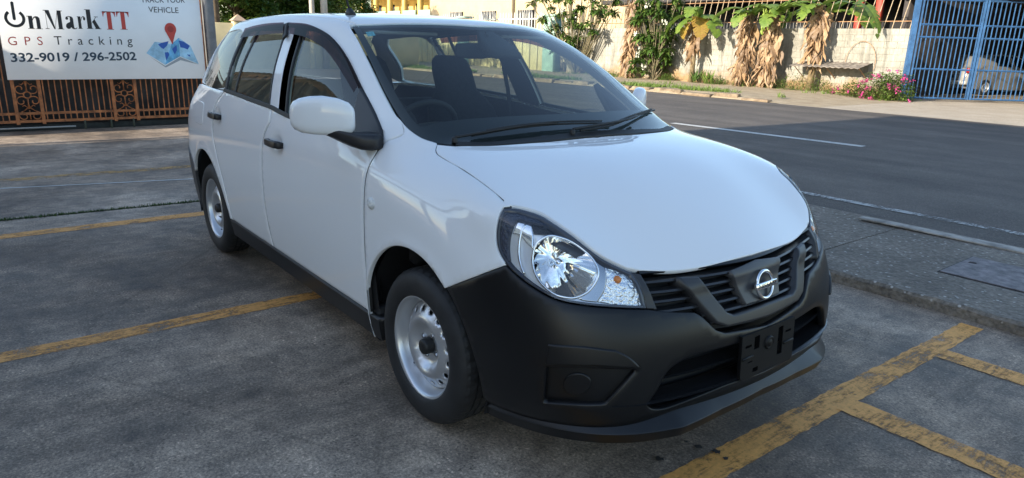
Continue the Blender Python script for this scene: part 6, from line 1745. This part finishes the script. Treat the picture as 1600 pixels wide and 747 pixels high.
for k, (x, h, w_, lab) in enumerate([(-14.5,.35,.5,'low green weed clump left of the dry banana skirts'),(-13.4,.4,.45,'weed clump at the foot of the left dry banana skirt'),(-12.2,.5,.6,'bright weed clump under the fruiting banana plant'),(-11.3,.65,.7,'tallest weed clump left below the sheet awning'),(-10.4,.5,.7,'weed clump below the middle of the sheet awning'),(-16.9,.35,.4,'weed clump at the foot of the tall frangipani'),(-20.2,.3,.6,'weed clump at the left part of the white wall')]):
    shrub('weed_clump', lab, 'weeds', (x, 21.05, .04), (w_,.4,h), 700, [LGREEN, GREEN], 40+k, .085, None, 'weeds along the wall', up=True)
for k, x in enumerate((-15.4, -14.8)):
    r = random.Random(60+k); P_ = tag(empty('spear_plant', (x, 20.9, .05)), ['left one of two spear leaved plants by the wall', 'right one of two spear leaved plants by the wall'][k], 'plant', 'spear leaved plants'); L_ = Leaves()
    for i in range(26):
        a = r.uniform(0, 6.28); L_.leaf(np.array((x+r.uniform(-.15,.15), 20.9+r.uniform(-.1,.1), .05)), np.array((math.cos(a)*.5, math.sin(a)*.5, 1)), r.uniform(.5,.85), .06, .25)
    L_.out('blades', LGREEN if k else GREEN, P_)
# grass as one mass each
def grass(name, label_kind, pts, hmin, hmax, m, seed):
    r = random.Random(seed); V, F = [], []
    for p in pts:
        a = r.uniform(0, 6.28); h = r.uniform(hmin, hmax); w_ = h*.10+.002; d = np.array((math.cos(a), math.sin(a), 0)); l = rdir(r, .5, 1); k = len(V)
        V += [tuple(np.array(p)-d*w_), tuple(np.array(p)+d*w_), tuple(np.array(p)+l*h)]; F.append((k,k+1,k+2))
    o = link(name, mesh(name, V, F), None, m); tag(o, label_kind, 'grass', kind='stuff'); return o
r = random.Random(77); pts = []
for i in range(34000):
    x = r.uniform(-50,-9.2); y = r.gauss(16.6, .28) if r.random() < .6 else r.uniform(16.0, 21.2)
    if noise.noise(Vector((x*.45, y*.6, 7))) > (.0 if y < 17.2 else .18): pts.append((x, y, .08))
grass('verge_grass', 'patchy short grass on the far verge beyond the road', pts, .07, .22, LGREEN, 1)
pts = []
for i in range(5200):
    y = r.uniform(-5.5, 1.2); x = -4.26+.055*(y+1.9)+r.gauss(0, .010)
    if noise.noise(Vector((y*2.1, 0, 3))) > -.62+.3*r.random(): pts.append((x, y, 0))
grass('seam_grass', 'thin line of grass growing in the concrete seam', pts, .008, .032, DGREEN, 2)
# trees
def tree(label, x, y, h, rx, rz, n, seed, group='trees behind the sign fence', mats=(None,)):
    r = random.Random(seed); P_ = tag(empty('leafy_tree', (x, y, 0)), label, 'tree', group); cz = h-rz
    st = [tube([(x,y,-.05),(x+.1,y,cz*.5),(x-.05,y,cz)], .16, 8, [1.3,1,.7])]; cl = []
    for i in range(26):
        d = rdir(r, -.6, .95); c = np.array((x,y,cz))+d*np.array((rx,rx,rz))*r.uniform(.35,.95); cl.append((c, r.uniform(.28,.5)*rx*.75))
        if i < 12: st.append(tube([(x,y,cz*.8), (np.array((x,y,cz))+c)/2, c], .05, 5, [1.2,.8,.4]))
    V, F = join_vf(st); o = link('trunk', mesh('trunk', V, F, True), None, BARK); local(o, P_)
    Ls = [Leaves(), Leaves()]
    for i in range(n):
        c, q = cl[r.randrange(len(cl))]; p = c+rdir(r)*q*r.random()**.45; Ls[0 if r.random() < .6 else 1].leaf(p, rdir(r, -.6,.6), r.uniform(.20,.34), .16, .4)
    Ls[0].out('crown', GREEN, P_); Ls[1].out('crown', LGREEN, P_)
for k, (px, X, h, rx, rz, n, lab) in enumerate([(368,-34,6.0,2.4,3.0,11000,'bushy green tree just right of the sign post'),(438,-38,6.4,3.6,3.2,16000,'bushy green tree above the rear of the car roof'),(545,-46,6.6,2.6,3.0,8000,'small green tree behind the aerial, right of the poles'),(335,-32,8.5,2.2,2.5,3000,'tall tree behind the cream boundary wall, by the sign post')]):
    q = on_x((px, 8), X); tree(lab, q[0], q[1], h, rx, rz, n, 100+k)
for k, (x, y) in enumerate(((-60,40),(-75,30),(-90,22))): tree(['distant tree left of the yellow building','second distant tree down the road','farthest tree down the road'][k], x, y, 9, 4, 4, 2500, 120+k, 'distant trees')
